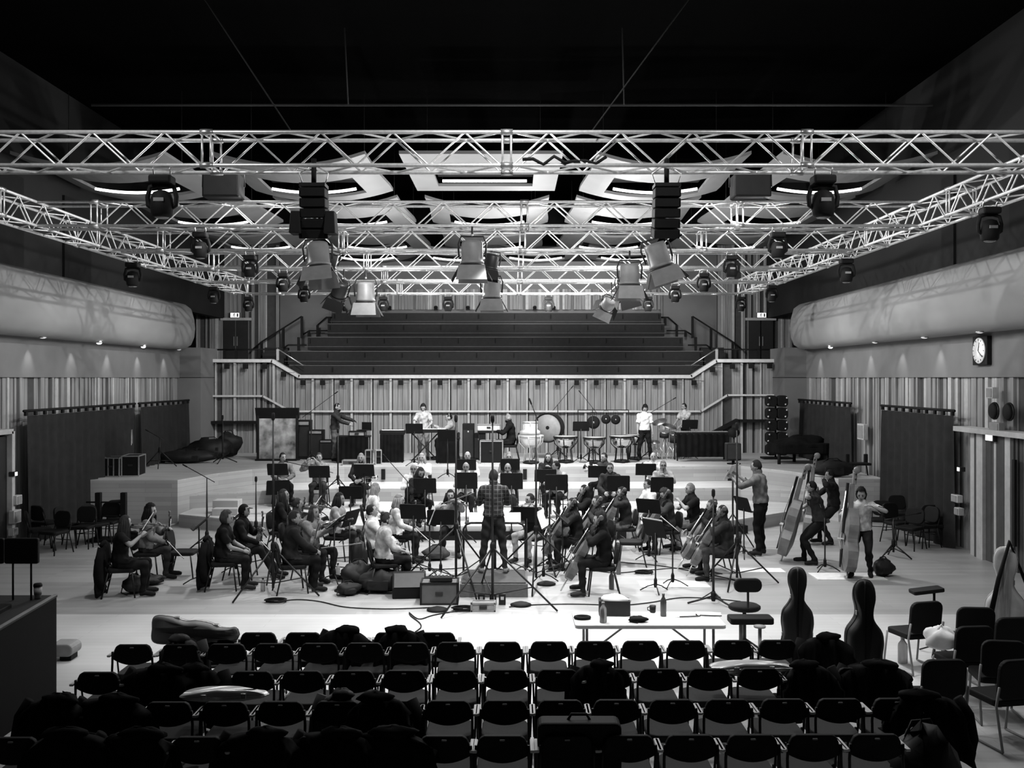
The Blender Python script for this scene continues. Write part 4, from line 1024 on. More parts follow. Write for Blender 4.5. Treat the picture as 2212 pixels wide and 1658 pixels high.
# ---- top tier
P('standing keyboard player with headphones', 724, 874, TOPZ, 98, 'bearded person in a grey hooded top and headphones standing at the laptop table', dict(pose='stand', hands={1: (.16, .48, 1.12, .5, -.3, -1), -1: (-.14, .55, 1.20, -.5, -.3, -1)}, top=.07, legs=.09, hairs='short', hg=.02, extra=('phones', 'beard'), s=1.02), Y=30.3)
P('standing keyboard player in a light shirt', 915, 873, TOPZ, 182, 'person with dark curly hair in a light patterned shirt standing at a keyboard', dict(pose='stand', hands={1: (.18, .36, 1.04, .9, -.3, -.6), -1: (-.18, .36, 1.04, -.9, -.3, -.6)}, top=.34, legs=.14, hairs='curly', hg=.02, sleeve='short', nod=-22, s=1.0), Y=30.8)
P('seated keyboard player in headphones', 974, 894, TOPZ, 262, 'person in black cap and pale headphones seated at the keyboards facing left', dict(hands={1: (.12, .42, .95), -1: (-.12, .42, .95)}, top=.22, legs=.03, hairs='short', hg=.02, extra=('phones',), s=1.08), Y=30.9)
P('bearded man with headphones', 1103, 902, TOPZ, 272, 'bald bearded person with headphones and dark sweater seated facing left beside the rack', dict(hands={1: (.12, .42, .86), -1: (-.12, .42, .86)}, top=.02, legs=.02, hairs='bald', hg=.02, extra=('phones', 'beard'), s=1.08, look=0), Y=30.6)
P('standing percussionist in a white t-shirt', 1392, 880, TOPZ, 172, 'curly-haired person in a white t-shirt standing behind the kettledrums', dict(pose='stand', top=.66, legs=.015, hairs='curly', hg=.015, sleeve='short', nod=-30, feet='wide', s=.99), Y=30.6)
P('percussionist behind the marimba', 1481, 880, TOPZ, 235, 'person with dark hair half hidden behind the stand and marimba', dict(pose='stand', top=.40, legs=.02, hairs='short', hg=.04, sleeve='short', hands={1: (.15, .4, 1.0), -1: (-.15, .4, 1.0)}), Y=31.9)
# ---- conductor
PLAID = plaid_mat('plaid_shirt', .008, .075)
CY0 = 17.0*0+16.95
P('conductor', 1066, 1010, .24, 0, 'person conducting from the podium in a dark checked shirt, back to the camera', dict(pose='stand', hands={1: (.16, .42, 1.16, .7, -.3, -1), -1: (-.16, .42, 1.16, -.7, -.3, -1)}, legs=.05, hairs='short', hg=.05, topmat=PLAID, feet='wide', nod=-15, s=1.03, shoes=.3), Y=17.2)
# ---- right side
P('bearded player in light trousers', 1148, 1064, 0, 210, 'bearded person in dark top and light trousers just right of the conductor', dict(hands=VIOL, top=.03, legs=.24, hairs='short', hg=.03, extra=('beard',), look=30))
P('cellist in a black top near the centre', 1268, 1046, 0, 262, 'person with long dark hair in a black top, cellist farthest back', dict(hands=CEL, top=.015, legs=.02, hairs='long', hg=.02, sleeve='mid'))
P('cellist with tied hair', 1243, 1074, 0, 268, 'person with dark tied hair playing the cello nearest the conductor', dict(hands=CEL, top=.02, legs=.02, hairs='bun', hg=.03, feet='wide'))
P('short-haired player with a white collar', 1296, 1069, 0, 258, 'person with short brown hair and a white collar behind the front cellists', dict(hands=CEL, top=.05, legs=.02, hairs='short', hg=.09))
P('cellist in a dark sweater in profile', 1350, 1050, 0, 268, 'dark-haired person in a dark sweater in profile holding up a bow', dict(hands={-1: (-.14, .2, 1.1, -1, .2, -.5), 1: (.1, .44, .90, 1, -.2, -.1)}, top=.05, legs=.10, hairs='short', hg=.02))
P('front cellist in black', 1303, 1106, 0, 272, 'curly-haired person all in black playing cello nearest the podium’s right', dict(hands=CEL, top=.012, legs=.015, hairs='curly', hg=.03, feet='wide', shoes=.06, s=1.02))
P('cellist with a pale cello', 1443, 1054, 0, 262, 'person with dark curly hair bent over a pale cello', dict(hands=CEL, top=.06, legs=.02, hairs='curly', hg=.05, nod=-22, feet='wide'))
P('grey-haired man in a black shirt', 1497, 1042, 0, 258, 'person with grey hair and a black short-sleeved shirt seated behind the cellos', dict(hands=CLR, top=.015, legs=.20, hairs='short', hg=.24, sleeve='short', s=1.05))
P('cellist with tied brown hair', 1544, 1078, 0, 266, 'person with tied brown hair playing a dark cello, second from the right', dict(hands=CEL, top=.02, legs=.02, hairs='bun', hg=.07, feet='wide'))
P('cellist in a checked shirt at the right', 1568, 1090, 0, 280, 'person with dark hair in a dark checked shirt holding a cello, rightmost cellist', dict(hands=CEL, top=.05, legs=.07, hairs='short', hg=.03, feet='wide', sleeve='mid'))
P('standing bassist reading a page', 1642, 986, 0, 300, 'person standing in a grey top holding up a white page, left of the double basses', dict(pose='stand', hands={1: (.12, .46, 1.42, .6, 0, -1), -1: (-.2, .46, 1.40, -.6, 0, -1)}, top=.12, legs=.012, hairs='short', hg=.03, sleeve='mid', s=1.12), Y=20.3)
BASSH = {-1: (-.16, .22, 1.42, -1, .1, -.3), 1: (.26, .40, .98, 1, -.1, -.3)}
P('nearer double bassist', 1768, 1045, 0, 285, 'person on a high stool leaning round a double bass, left of the large black stand', dict(pose='perch', hands=BASSH, top=.06, legs=.015, hairs='short', hg=.02, sleeve='short', lean=12), Y=19.3)
P('bassist in a white shirt', 1862, 1062, 0, 205, 'person in a white shirt leaning over the rightmost double bass', dict(pose='perch', hands={-1: (-.20, .25, 1.30, -1, .1, -.3), 1: (.12, .34, 1.12, 1, -.1, -.3)}, top=.40, legs=.025, hairs='curly', hg=.02, sleeve='short', lean=10, nod=-18), Y=18.2)
P('third bassist at the back', 1800, 1018, 0, 280, 'person half hidden at the back of the double basses', dict(pose='perch', hands=BASSH, top=.03, legs=.02, hairs='short', hg=.02), Y=21.6)
# ---- strings placed in the hands
VP = ((-.02, .14, 1.13), (-.32, .62, -.05), (.1, .1, 1))
def vplay(who, kind, lab): place_str(kind, who, (-.06, .13, 1.13), (-.20, .50, -.03), (-.1, .1, 1), lab, ((.20, .34, 1.06), (-.30, .42, 1.24), 'by the '+who))
vplay('long-haired violinist at the far left', 'violin', 'violin played at the far left of the orchestra')
vplay('violinist playing behind the dark-sweatered man', 'violin', 'violin under the chin of the player with tied light hair')
vplay('viola player facing the camera', 'viola', 'viola played by the dark-bobbed player facing the camera')
vplay('bearded player in light trousers', 'viola', 'viola of the bearded player right of the conductor')
def vup(who, kind, lab, dx=-.10): place_str(kind, who, (dx, .30, .62), (-.02, .12, 1), (.2, 1, -.1), lab, ((.14, .36, .70), (.45, .62, .55), 'on the lap of the '+who))
vup('dark-curled violinist in a grey cardigan', 'violin', 'violin stood upright on the lap of the dark-curled player')
vup('player in a black cap with upright violin', 'violin', 'violin stood upright beside the player in the black cap')
vup('blonde violinist with glasses', 'violin', 'violin stood upright on the knee of the blonde player with glasses')
place_str('violin', 'long-haired violinist in a grey jacket', (-.02, .22, .96), (-.30, .42, .12), (0, .7, .7), 'violin held across the chest of the player in the grey jacket')
place_str('violin', 'pale-faced player in a dark jacket', (-.12, .30, .60), (-.05, .3, 1), (.2, 1, -.1), 'violin resting upright with the pale-faced player')
PBOW('bow lying on the knee of the man in the dark sweater', M=PEOPLE['man in a dark sweater'][1] @ frame((.1, .42, .69), (.25, .9, .1), (0, 0, 1)))
place_str('violin', 'man in a dark sweater', (-.16, .34, .66), (-.35, .3, .75), (.2, .9, -.1), 'violin held low in front of the man in the dark sweater')
def cello(who, lab, bw=True, dx=0):
    a = V((.02+dx, .58, .25)); b = V((-.15, .02, 1.32)); place_str('cello', who, a, b-a, (0, 1, .35), lab, ((.34, .50, .74), (-.36, .62, .66), 'at the cello of the '+who) if bw else None)
cello('cellist in a black top near the centre', 'dark cello of the black-topped cellist near the centre')
cello('cellist with tied hair', 'brown cello nearest the conductor, played by the cellist with tied hair')
cello('short-haired player with a white collar', 'cello of the player with the white collar', False)
cello('cellist in a dark sweater in profile', 'cello of the dark-sweatered player in profile', True)
cello('front cellist in black', 'brown cello of the front cellist in black, showing its side')
cello('cellist with a pale cello', 'pale varnished cello turned to the camera')
cello('cellist with tied brown hair', 'dark cello second from the right', False)
cello('cellist in a checked shirt at the right', 'long dark cello of the rightmost cellist', False)
place_str('bass', 'nearer double bassist', (.12, .66, .16), (-.28, -.42, 1.62), (.15, 1, .3), 'large double bass leaning at the left of the bass group')
place_str('bass', 'bassist in a white shirt', (.20, .46, .14), (-.12, -.14, 1.6), (1, .35, .0), 'rightmost double bass, seen edge-on before the white-shirted player')
place_str('bass', 'third bassist at the back', (.0, .5, .16), (-.3, -.1, 1.6), (.3, 1, .2), 'double bass at the back of the bass group')
# winds
def wind(name, lab, cat, who, p, d, L, r, mt, bell=0):
    M = PEOPLE[who][1] @ frame(p, d, (0, 1, 0)); M = Matrix.Translation(M.translation) @ M.to_quaternion().to_matrix().to_4x4(); o = thing(name, lab, cat, M=M)
    MB().tube([(0, 0, 0), (0, 0, L)], [r*.8, r], 8).build('tube', mt, o)
    for k in range(5): MB().lathe([(r*1.3, -.006), (r*1.3, .006)], 8, 0, None, (0, 0, L*(.25+.13*k))).build('key', CHROME, o)
    if bell: MB().lathe([(r, 0), (r*1.3, .04), (bell*.6, .09), (bell, .11)], 14, 0, None, (0, 0, L)).build('bell', mt, o)
wind('flute', 'silver flute at the lips of the player in the knitted hat', 'flute', 'flautist', (-.05, .14, 1.17), (1, 0, -.06), .62, .011, CHROME)
for who, lab in (('clarinettist in a patterned shirt', 'black clarinet held by the player in the patterned shirt'), ('bald man in a white shirt with glasses', 'black clarinet of the bald man in the white shirt'), ('grey-haired man with glasses behind a stand', 'dark clarinet behind the stand left of the conductor'), ('bald man in a grey t-shirt', 'dark wind instrument of the bald man in the grey t-shirt'), ('dark-haired oboist in profile', 'oboe of the dark-haired player in profile')):
    wind('clarinet', lab, 'clarinet', who, (0, .15, 1.14), (0, .42, -.75), .55, .013, BLACK, .032)
o = thing('trumpet', 'brass trumpet held low by the player with long fair hair', 'trumpet', M=PEOPLE['trumpeter with long fair hair'][1] @ frame((-.05, .36, .70), (-.9, .35, .1), (0, 0, 1)))
MB().tube([(0, 0, -.1), (0, 0, .3), (0, -.05, .34), (0, -.1, .3), (0, -.1, .0), (0, -.05, -.04), (0, 0, 0)], .008, 7).build('tubing', CHROME, o); MB().lathe([(.009, .3), (.014, .4), (.03, .46), (.06, .5)], 14).build('bell', CHROME, o)
for k in range(3): MB().tube([(0, -.12, .08+.03*k), (0, .03, .08+.03*k)], .011, 8).build('valve', CHROME, o)
for who, lab in (('hornist turned to the left', 'brass horn held by the player turned left in the back row'), ('bald trombonist', 'bright horn bell beside the shaven-headed player')):
    o = thing('french_horn', lab, 'horn', M=PEOPLE[who][1] @ frame((.12, .26, .88), (.7, -.2, .3), (0, 0, 1)))
    MB().tube([(.13*math.cos(a*PI/9), .13*math.sin(a*PI/9), 0) for a in range(19)], .011, 7).build('coil', CHROME, o); MB().lathe([(.012, -.05), (.02, .06), (.06, .15), (.15, .2)], 16, 0, None, (.1, 0, 0)).build('bell', CHROME, o)
PSH('white page held up by the standing bassist', M=PEOPLE['standing bassist reading a page'][1] @ Matrix.Translation((-.16, .52, 1.50)) @ Matrix.Rotation(.5, 4, 'X'))

# ---- music stands
for u, v, f, b, lab, low, sh in [
 (600, 1013, 178, LOW, 'farthest left in the back row', 0, 0), (690, 1018, 178, LOW, 'in front of the player raising a hand to the mouth', 0, 0), (787, 1015, 184, LOW, 'with white page edges, in front of the long fair-haired player', 0, 1), (1008, 1003, 180, LOW, 'in front of the balding man in the white shirt', 0, 0),
 (1102, 1002, 182, LOW, 'directly below the fair-haired player right of the conductor', 0, 0), (1178, 1026, 178, LOW, 'small one beside the long-haired player in a dark cardigan', 0, 0), (1293, 1018, 186, LOW, 'below the player turned to the left', 0, 0), (1395, 1013, 184, LOW, 'below the shaven-headed player', 0, 0),
 (600, 1052, 160, 0.3, 'low in front of the leftmost tier edge', 0, 0), (757, 1063, 176, .3, 'half hidden behind the blonde in the white shirt', 0, 0), (918, 1048, 180, .3, 'beside the bald man in the white shirt', 0, 0), (1007, 1037, 181, LOW, 'below the grey-haired man with glasses', 0, 0), (1105, 1038, 181, LOW, 'below the bald man in the grey t-shirt', 0, 0),
 (1202, 1041, 181, LOW, 'below the dark-haired player in profile', 0, 0), (1336, 1043, 186, LOW, 'below the man in the dark sweater with glasses', 0, 0), (1430, 1046, 184, LOW, 'below the clarinettist in the patterned shirt', 0, 0),
 (893, 1104, 190, 0, 'large one left of the conductor, second desk', 0, 0), (952, 1116, 176, 0, 'in front of the dark-bobbed viola player', 0, 0), (755, 1118, 110, 0, 'turned sideways in the middle of the violins', 0, 0), (1138, 1110, 200, 0, 'in front of the bearded player in light trousers', 0, 0),
 (1402, 1092, 210, 0, 'in front of the man in the white shirt', 0, 0), (1416, 1140, 235, 0, 'with a white sheet below the pale cello', 0, 1), (1607, 1088, 250, 0, 'beside the standing bassist', 0, 0), (1255, 920, 180, TOPZ, 'standing behind the copper kettledrums', 0, 0),
 (1490, 916, 180, TOPZ, 'above the marimba', 0, 0), (895, 925, 180, TOPZ, 'at the left of the standing keyboard player', 0, 0), (967, 940, 182, TOPZ, 'in front of the seated keyboard player', 0, 0)]:
    stand(u, v, f, b, lab, low, sh)
stand(430, 1165, 78, 0, 'tilted flat in front of the player with curly fair hair', 1, 0, Y=17.4)
stand(722, 1165, 95, 0, 'tilted flat in front of the man in the dark sweater', 1, 1, Y=17.6)
stand(928, 1165, 80, 0, 'with bright page edge beside the black backpack', 0, 1, Y=18.2)
stand(1174, 1160, 285, 0, 'with bright page leaning right of the podium', 0, 1, Y=17.7)
stand(1453, 1175, 270, 0, 'with narrow edge toward the camera before the cellists', 1, 1, Y=17.2)
stand(1782, 1080, 285, 0, 'large one among the double basses', 0, 0, Y=18.6)
stand(510, 1160, 90, 0, 'between the player in the cap and the pale-faced player', 1, 0, Y=18.4)
stand(1215, 1150, 268, 0, 'facing the cellist with tied hair', 1, 0, Y=18.2)

# extra chairs
for u, v, f, z, lab in [(395, 1215, 88, 0, 'empty black chair with a round back between the left violins and the tall stand'), (850, 1155, 200, 0, 'empty black chair behind the pale lace cardigan'), (1365, 1190, 275, 0, 'empty black chair right of the front cellist'), (1420, 1160, 250, 0, 'empty black chair under the stand with the white sheet')]:
    PC(lab, tuple(G(u, v+30, z)), -math.radians(f))
k = 0
for u, v, f in [(85, 1190, 60), (118, 1195, 200), (150, 1180, 90), (178, 1182, 180), (205, 1176, 120), (232, 1170, 180), (255, 1163, 150), (98, 1172, 20)]:
    PC('spare black chair pushed against the left curtain, %s of the crowded group' % NTH[k], tuple(G(u, v, 0)), -math.radians(f), group='spare chairs by the left curtain'); k += 1
k = 0
for u, v, f in [(1905, 1165, 200), (1938, 1172, 160), (1965, 1185, 230), (1995, 1180, 250), (2020, 1178, 180), (1945, 1150, 180)]:
    PC('spare black chair behind the double basses, %s of the group by the right curtain' % NTH[k], tuple(G(u, v, 0)), -math.radians(f), group='spare chairs by the right curtain'); k += 1
# ---------------------------------------------------------------- podium & rail
PODT = mat('podium_carpet', .05, .9); PODS = mat('podium_side', .085, .7, var=.2, stretch=(2, 2, 12))
o = thing('conductor_podium', 'grey wooden podium box with a dark carpeted top under the conductor', 'podium', (XU(1068, 16.9), 16.95, 0))
MB().box((0, 0, .11), (1.12, 1.15, .22)).build('base', PODS, o, .008); MB().box((0, 0, .232), (1.06, 1.10, .02)).build('carpet_top', PODT, o, .004)
o = thing('podium_rail', 'black tubular guard rail standing behind the conductor’s podium', 'rail', (XU(1068, 17.7), 17.72, 0))
MB().tube([(-.55, 0, 0), (-.55, 0, .92), (-.50, 0, 1.0), (-.42, 0, 1.03), (.42, 0, 1.03), (.50, 0, 1.0), (.55, 0, .92), (.55, 0, 0)], .02, 8).build('rail', BLK2, o); 
for s in (-1, 1): MB().tube([(s*.55, -.25, .02), (s*.55, .25, .02)], .02, 8).build('foot', BLK2, o)
o = thing('conductor_desk', 'wide conductor’s desk in front of the podium rail', 'music stand', (XU(1069, 18.2), 18.3, 0))
MB().tube([(0, 0, .1), (0, 0, .95)], .025, 8).build('pole', BLK2, o); MB().box((0, .02, .96), (1.1, .36, .02)).build('desk', BLACK, o, .005)
for k in range(4): MB().tube([(0, 0, .12), (.35*math.cos(k*PI/2+.7), .35*math.sin(k*PI/2+.7), .015)], .014, 6).build('leg', BLK2, o)
for s, lab in ((-1, 'left'), (1, 'right')):
    q = thing('score', 'bright white open score on the conductor’s desk, %s of the conductor' % lab, 'score', (XU(1069, 18.2)+s*.33, 18.2, .985))
    Mx = Matrix.Rotation(math.radians(52), 4, 'X')
    for t in (-1, 1): MB().box((t*.072, 0, .09), (.14, .004, .20), 0, Matrix.Rotation(math.radians(-38), 4, 'X')).build('page', WHITE, q)

# ---------------------------------------------------------------- tall microphone stands
def mic_stand(label, u, vb, h, spread=.55, hub=.75, boom=None, base=0, r=.022, mic=True, low=0):
    p = G(u, vb, base); o = thing('microphone_stand', label, 'microphone stand', tuple(p), RN.uniform(0, 6))
    MB().tube([(0, 0, .12), (0, 0, h*.5), (0, 0, h)], [r, r*.9, r*.55], 8).build('pole', BLK2, o)
    MB().lathe([(r*1.3, hub-.08), (r*1.9, hub-.04), (r*1.9, hub+.04), (r*1.3, hub+.08)], 10).build('hub', BLACK, o)
    for k in range(3):
        a = k*2*PI/3; MB().tube([(0, 0, hub), (spread*math.cos(a), spread*math.sin(a), .015)], r*.7, 7).build('leg', BLK2, o)
        MB().tube([(0, 0, .2), (spread*.62*math.cos(a), spread*.62*math.sin(a), hub*.38)], r*.45, 6).build('strut', BLK2, o)
    if boom:
        M = Matrix.Rotation(-o.rotation_euler.z, 4, 'Z'); e = M @ V(boom); t = V((0, 0, h))
        MB().tube([t-e*.35, t, t+e], .009, 6).build('boom', BLK2, o)
        MB().lathe([(.010, -.06), (.016, -.05), (.016, .05), (.01, .06)], 8, 0, frame(t+e, e)).build('microphone', BLACK, o)
    elif mic: MB().lathe([(.015, 0), (.03, .03), (.03, .10), (.02, .13)], 10, 0, None, (0, 0, h-.05)).build('microphone', BLACK, o)
    return o
mic_stand('tall black microphone stand left, in front of the man in the dark sweater', 590, 1285, 2.95, .8, .8)
mic_stand('tall black microphone stand just left of the conductor', 985, 1270, 2.9, 1.05, 1.05)
mic_stand('tallest black microphone stand directly behind the conductor, nearest the camera', 1064, 1312, 2.95, 1.05, .95, boom=None)
mic_stand('tall black microphone stand right of the conductor', 1158, 1262, 2.95, 1.0, .95, boom=(-.1, 0, .25))
mic_stand('tall thin microphone stand right of the cellists', 1541, 1303, 1.75, .42, .12)
mic_stand('tall pole stand behind the rightmost cellist', 1592, 1262, 2.75, .75, .75)
mic_stand('thin microphone stand between the violins and the leftmost wind player', 693, 1100, 1.0, .3, .3, base=.3, boom=(-.9, .1, .2))
mic_stand('thin microphone stand before the long fair-haired player', 730, 1056, 1.55, .3, .3, base=.645)
mic_stand('slim boom stand high at the left of the top tier', 672, 1000, 1.55, .35, .3, base=1.08, boom=(.75, 0, .55))
mic_stand('boom stand leaning over the kettledrums from the left', 1205, 990, 1.7, .35, .3, base=1.08, boom=(.45, 0, .55))
mic_stand('boom stand between the gongs and kettledrums', 1280, 990, 1.6, .35, .3, base=1.08, boom=(-.4, 0, .5))
mic_stand('boom stand behind the percussionist in white', 1405, 992, 1.45, .35, .3, base=1.08, boom=(.75, 0, .45))
mic_stand('lone stand with a round microphone against the left slatted wall', 481, 1000, 1.35, .42, .22, base=1.08)
mic_stand('tilted boom stand beside the flight cases', 345, 1010, .85, .5, .5, base=1.08, boom=(-.35, 0, .2))
mic_stand('low microphone stand with a thick head right of the podium', 1188, 1238, .85, .4, .3, boom=(-.12, 0, .1))
mic_stand('stand with a T-shaped bar in front of the stage tier at the left', 447, 1185, 1.5, .35, .3, boom=(-.5, .1, .25))
mic_stand('stand with a small T bar by the lower steps', 553, 1160, 1.3, .3, .3)
mic_stand('low stand beside the right music stands', 1985-55, 1205, .8, .35, .3, boom=(.5, 0, .1))
mic_stand('upright microphone stand right of the conductor among the violas', 1062+125, 1170, 1.3, .3, .3)
mic_stand('boom stand among the woodwind stands', 880, 1172, 1.35, .35, .4, boom=(-.5, 0, .55))

# ---------------------------------------------------------------- floor gear around the podium
def wedge(label, u, v, rz, w=.55):
    o = thing('wedge_monitor', label, 'speaker', tuple(G(u, v)), rz)
    poly = [(-.20, 0), (.20, 0), (.24, .18), (.02, .38), (-.20, .38)]
    MB().prism([(y, z) for y, z in poly], -w/2, w/2, 'X').build('cabinet', BLACK, o, .015)
    MB().add([(-w/2+.03, .238, .185), (w/2-.03, .238, .185), (w/2-.03, .03, .378), (-w/2+.03, .03, .378)], [(0, 1, 2, 3)], 0, False, Matrix.Translation((0, .012, .012))).build('grille', mat('monitor_grille', .04), o)
    return o
wedge('black wedge monitor speaker with grey sloping grille beside the bag pile', 884, 1287, PI*1.03)
def case(name, label, cat, loc, rz, dim, body, edge, n_band=0):
    o = thing(name, label, cat, loc, rz); w, d, h = dim
    MB().box((0, 0, h/2), (w, d, h)).build('body', body, o, .006); q = 0
    for sx in (-1, 1):
        for sy in (-1, 1): MB().box((sx*w/2, sy*d/2, h/2), (.03, .03, h+.02)).build('edge_strip', edge, o, .003)
    for z in (0, h):
        for sy in (-1, 1): MB().box((0, sy*d/2, max(z, .013)), (w+.02, .03, .028)).build('edge_strip', edge, o, .003)
        for sx in (-1, 1): MB().box((sx*w/2, 0, max(z, .013)), (.03, d+.02, .028)).build('edge_strip', edge, o, .003)
    for s in range(n_band): MB().box((-w/2+w*(s+1)/(n_band+1), -d/2-.008, h/2), (.03, .012, h)).build('latch_band', edge, o)
    MB().box((0, -d/2-.012, h*.55), (.12, .02, .05)).build('handle', DARK, o, .004)
    return o
p = G(950, 1300); case('equipment_case', 'low pale-lidded equipment case left of the podium', 'case', tuple(p), .02, (.58, .40, .34), mat('case_grey', .075, .6), BLACK)
p = G(953, 1302); o = thing('mixer_unit', 'small black mixer lying on the case left of the podium', 'mixer', (p.x, p.y, .36), .05)
MB().box((0, 0, .035), (.36, .22, .07)).build('body', BLACK, o, .01)
for k in range(5): MB().lathe([(.012, 0), (.010, .02)], 8, 0, None, (-.12+.06*k, 0, .07)).build('knob', STEEL, o)
p = G(1044, 1318); case('power_unit', 'pale power distribution box on the floor before the podium', 'box', tuple(p), 0, (.36, .18, .13), mat('case_grey2', .24, .6), GREYP)
for u, v in ((1040, 1305), (1065, 1305), (1085, 1305)):
    p = G(u, v); o = thing('battery_charger', 'small black charger unit on the floor before the podium, %s' % {1040: 'left', 1065: 'middle', 1085: 'right'}[u], 'charger', (p.x, p.y, 0.0)); MB().box((0, 0, .09), (.11, .10, .18)).build('case', BLK2, o, .01); MB().box((0, -.052, .11), (.05, .008, .05)).build('front_plate', STEEL, o)
for u, v, lab in ((1125, 1307, 'small black puck with cable right of the podium'), (945, 1318, 'flat black base plate left of the chargers'), (1180, 1262, 'black cable bundle on the floor right of the podium'), (925, 1252, 'black stand base under the white-edged stand')):
    p = G(u, v); o = thing('floor_plate', lab, 'floor unit', tuple(p)); MB().lathe([(.16, 0), (.17, .02), (.12, .04), (.05, .06)], 16).build('plate', BLACK, o)
# bottles
GLASSY = mat('clear_plastic', .5, .15, trans=.6, var=.03); BOT = mat('steel_bottle', .12, .35, .5)
def bottle(label, p, h, r, mt, cap=BLACK, s=1):
    o = thing('bottle', label, 'bottle', tuple(p)); MB().lathe([(r*.9, 0), (r, .01), (r, h*.62), (r*.92, h*.72), (r*.42, h*.85), (r*.38, h*.93)], 16).build('body', mt, o); MB().lathe([(r*.46, h*.92), (r*.46, h)], 12).build('cap', cap, o); return o
TABZ = .74
bottle('dark metal bottle standing on the floor behind the front cello chair', G(1321, 1272), .32, .045, BOT)
bottle('grey bottle on the floor behind the front cellist', G(1336, 1240), .30, .045, BOT)
bottle('clear water bottle on the floor by the wedge monitor', G(909, 1262), .28, .04, GLASSY)
bottle('clear bottle under the tall left stand', G(568, 1276), .22, .04, GLASSY)
bottle('clear bottle on the floor near the pale lace cardigan', G(888, 1222), .24, .04, GLASSY)
bottle('clear bottle on the floor behind the dark-sweatered man', G(730, 1247), .26, .04, GLASSY)
bottle('white drinking bottle standing between the wind stands', G(1275, 1060, .3), .42, .06, WHITE, WHITE)
# bags
def lump(m, c, r, seed, n=14, k=9, M=None, rough=.16):
    rnd = random.Random(seed); f1 = [rnd.uniform(0, 6) for _ in range(6)]; vs = []; fs = []; c = V(c)
    for i in range(k+1):
        t = -PI/2+PI*i/k
        for j in range(n):
            a = 2*PI*j/n; d = V((math.cos(t)*math.cos(a), math.cos(t)*math.sin(a), math.sin(t)))
            w_ = 1+rough*(.8*math.sin(3*a+f1[0]+2*t)+.6*math.sin(5*a+f1[1]-3*t)+.5*math.sin(4*t+f1[2]+a)+.4*abs(math.sin(6*a+5*t+f1[3]))+rnd.uniform(-.25, .25))
            q = V((d.x*r[0]*w_, d.y*r[1]*w_, d.z*r[2]*(w_ if d.z > 0 else 1))); q += c
            vs.append(q)
    zmin = c.z-r[2]
    for i in range(k):
        for j in range(n): fs.append((i*n+j, i*n+(j+1) % n, (i+1)*n+(j+1) % n, (i+1)*n+j))
    m.add(vs, fs, 0, True, M); return m
BAGM = mat('black_nylon', .008, .6, var=.4, scale=9, bump=.25, spec=.25); COATM = mat('dark_coat', .007, .95, var=.4, scale=7, bump=.35, spec=.08); BAG2 = mat('grey_bag', .028, .8, var=.3, scale=10)
def bag(label, p, dim, rz=0, mt=BAGM, seed=1, name='bag', cat='bag'):
    o = thing(name, label, cat, tuple(p), rz); w, d, h = dim
    m = MB(); lump(m, (0, 0, h*.5), (w/2, d/2, h/2), seed); m.build('body', mt, o)
    MB().tube([(-w*.25, 0, h*.9), (-w*.12, .02, h*1.12), (w*.12, .02, h*1.14), (w*.25, 0, h*.9)], .012, 6).build('handle', BLACK, o)
    MB().rrect((0, -d*.42, h*.4), w*.5, h*.45, .06, .03).build('pocket', mt, o, .02)
    MB().tube([(-w*.45, -.05, h*.5), (-w*.5, -d*.3, .03), (-w*.2, -d*.6, .015)], .01, 5).build('strap', BLACK, o)
    return o
bag('large heap-like black rucksack, left one of the pile before the grey-knit player', G(775, 1272), (.62, .55, .45), .2, seed=3)
bag('long black holdall, right one of the pile before the grey-knit player', G(822, 1278), (.75, .45, .38), -.1, seed=5)
bag('small black bag lying in front of the bag pile', G(752, 1284), (.42, .3, .2), .4, seed=8)
bag('upright black case leaning behind the bag pile', G(775, 1258), (.28, .35, .72), .3, seed=11)
bag('dark rounded rucksack on the floor left of the conductor', G(942, 1208), (.5, .4, .26), .1, BAG2, seed=12)
bag('shiny dark handbag at the feet of the far-left violinist', G(290, 1280), (.38, .34, .28), .2, BAG2, seed=14)
bag('open black violin case between the two far-left violinists', G(318, 1262), (.6, .3, .16), .3, seed=15)
bag('lobed black soft bag on the floor right of the basses', G(1908, 1243), (.38, .3, .30), .2, seed=16)
bag('black gig bag heap at the left end of the top tier', V((-9.5, 31.2, TOPZ)), (1.4, .7, .6), .1, seed=20)
bag('low black soft case behind the flight cases on the top tier', V((-9.7, 29.6, 1.08)), (1.6, .5, .38), .15, seed=21)
bag('round black soft case against the corner pier on the top tier', V((-9.1, 31.9, 1.08)), (.8, .4, .75), .1, seed=22)
# cables
def cable(label, pts, r=.009, z=.012):
    P_ = [G(u, v) + V((0, 0, z)) for u, v in pts]; out = []
    for i in range(len(P_)-1):
        a, b = P_[max(i-1, 0)], P_[i]; c, d = P_[i+1], P_[min(i+2, len(P_)-1)]
        for k in range(6):
            t = k/6; out.append(.5*((2*b)+(-a+c)*t+(2*a-5*b+4*c-d)*t*t+(-a+3*b-3*c+d)*t**3))
    out.append(P_[-1]); o = MB().tube(out, r, 6).build('floor_cable', BLACK); return tag(o, label, 'cable')
cable('thin cable snaking over the floor from the left stand toward the podium', [(590, 1302), (640, 1296), (690, 1300), (745, 1312), (820, 1316), (890, 1315), (950, 1312)])
cable('thin cable curling in the bright floor below the podium', [(884, 1324), (905, 1338), (935, 1330), (980, 1322), (1030, 1320), (1055, 1312)])
cable('thin cable running right from the podium past the table', [(1100, 1312), (1140, 1308), (1200, 1306), (1260, 1306), (1340, 1308), (1400, 1303), (1470, 1292), (1540, 1294), (1600, 1300)])
cable('cable crossing the floor behind the front cellist', [(1180, 1235), (1250, 1230), (1330, 1238), (1400, 1232), (1480, 1228), (1560, 1240)])
cable('cable lying across the floor left of the podium', [(700, 1222), (780, 1228), (860, 1224), (950, 1230), (1010, 1226)])
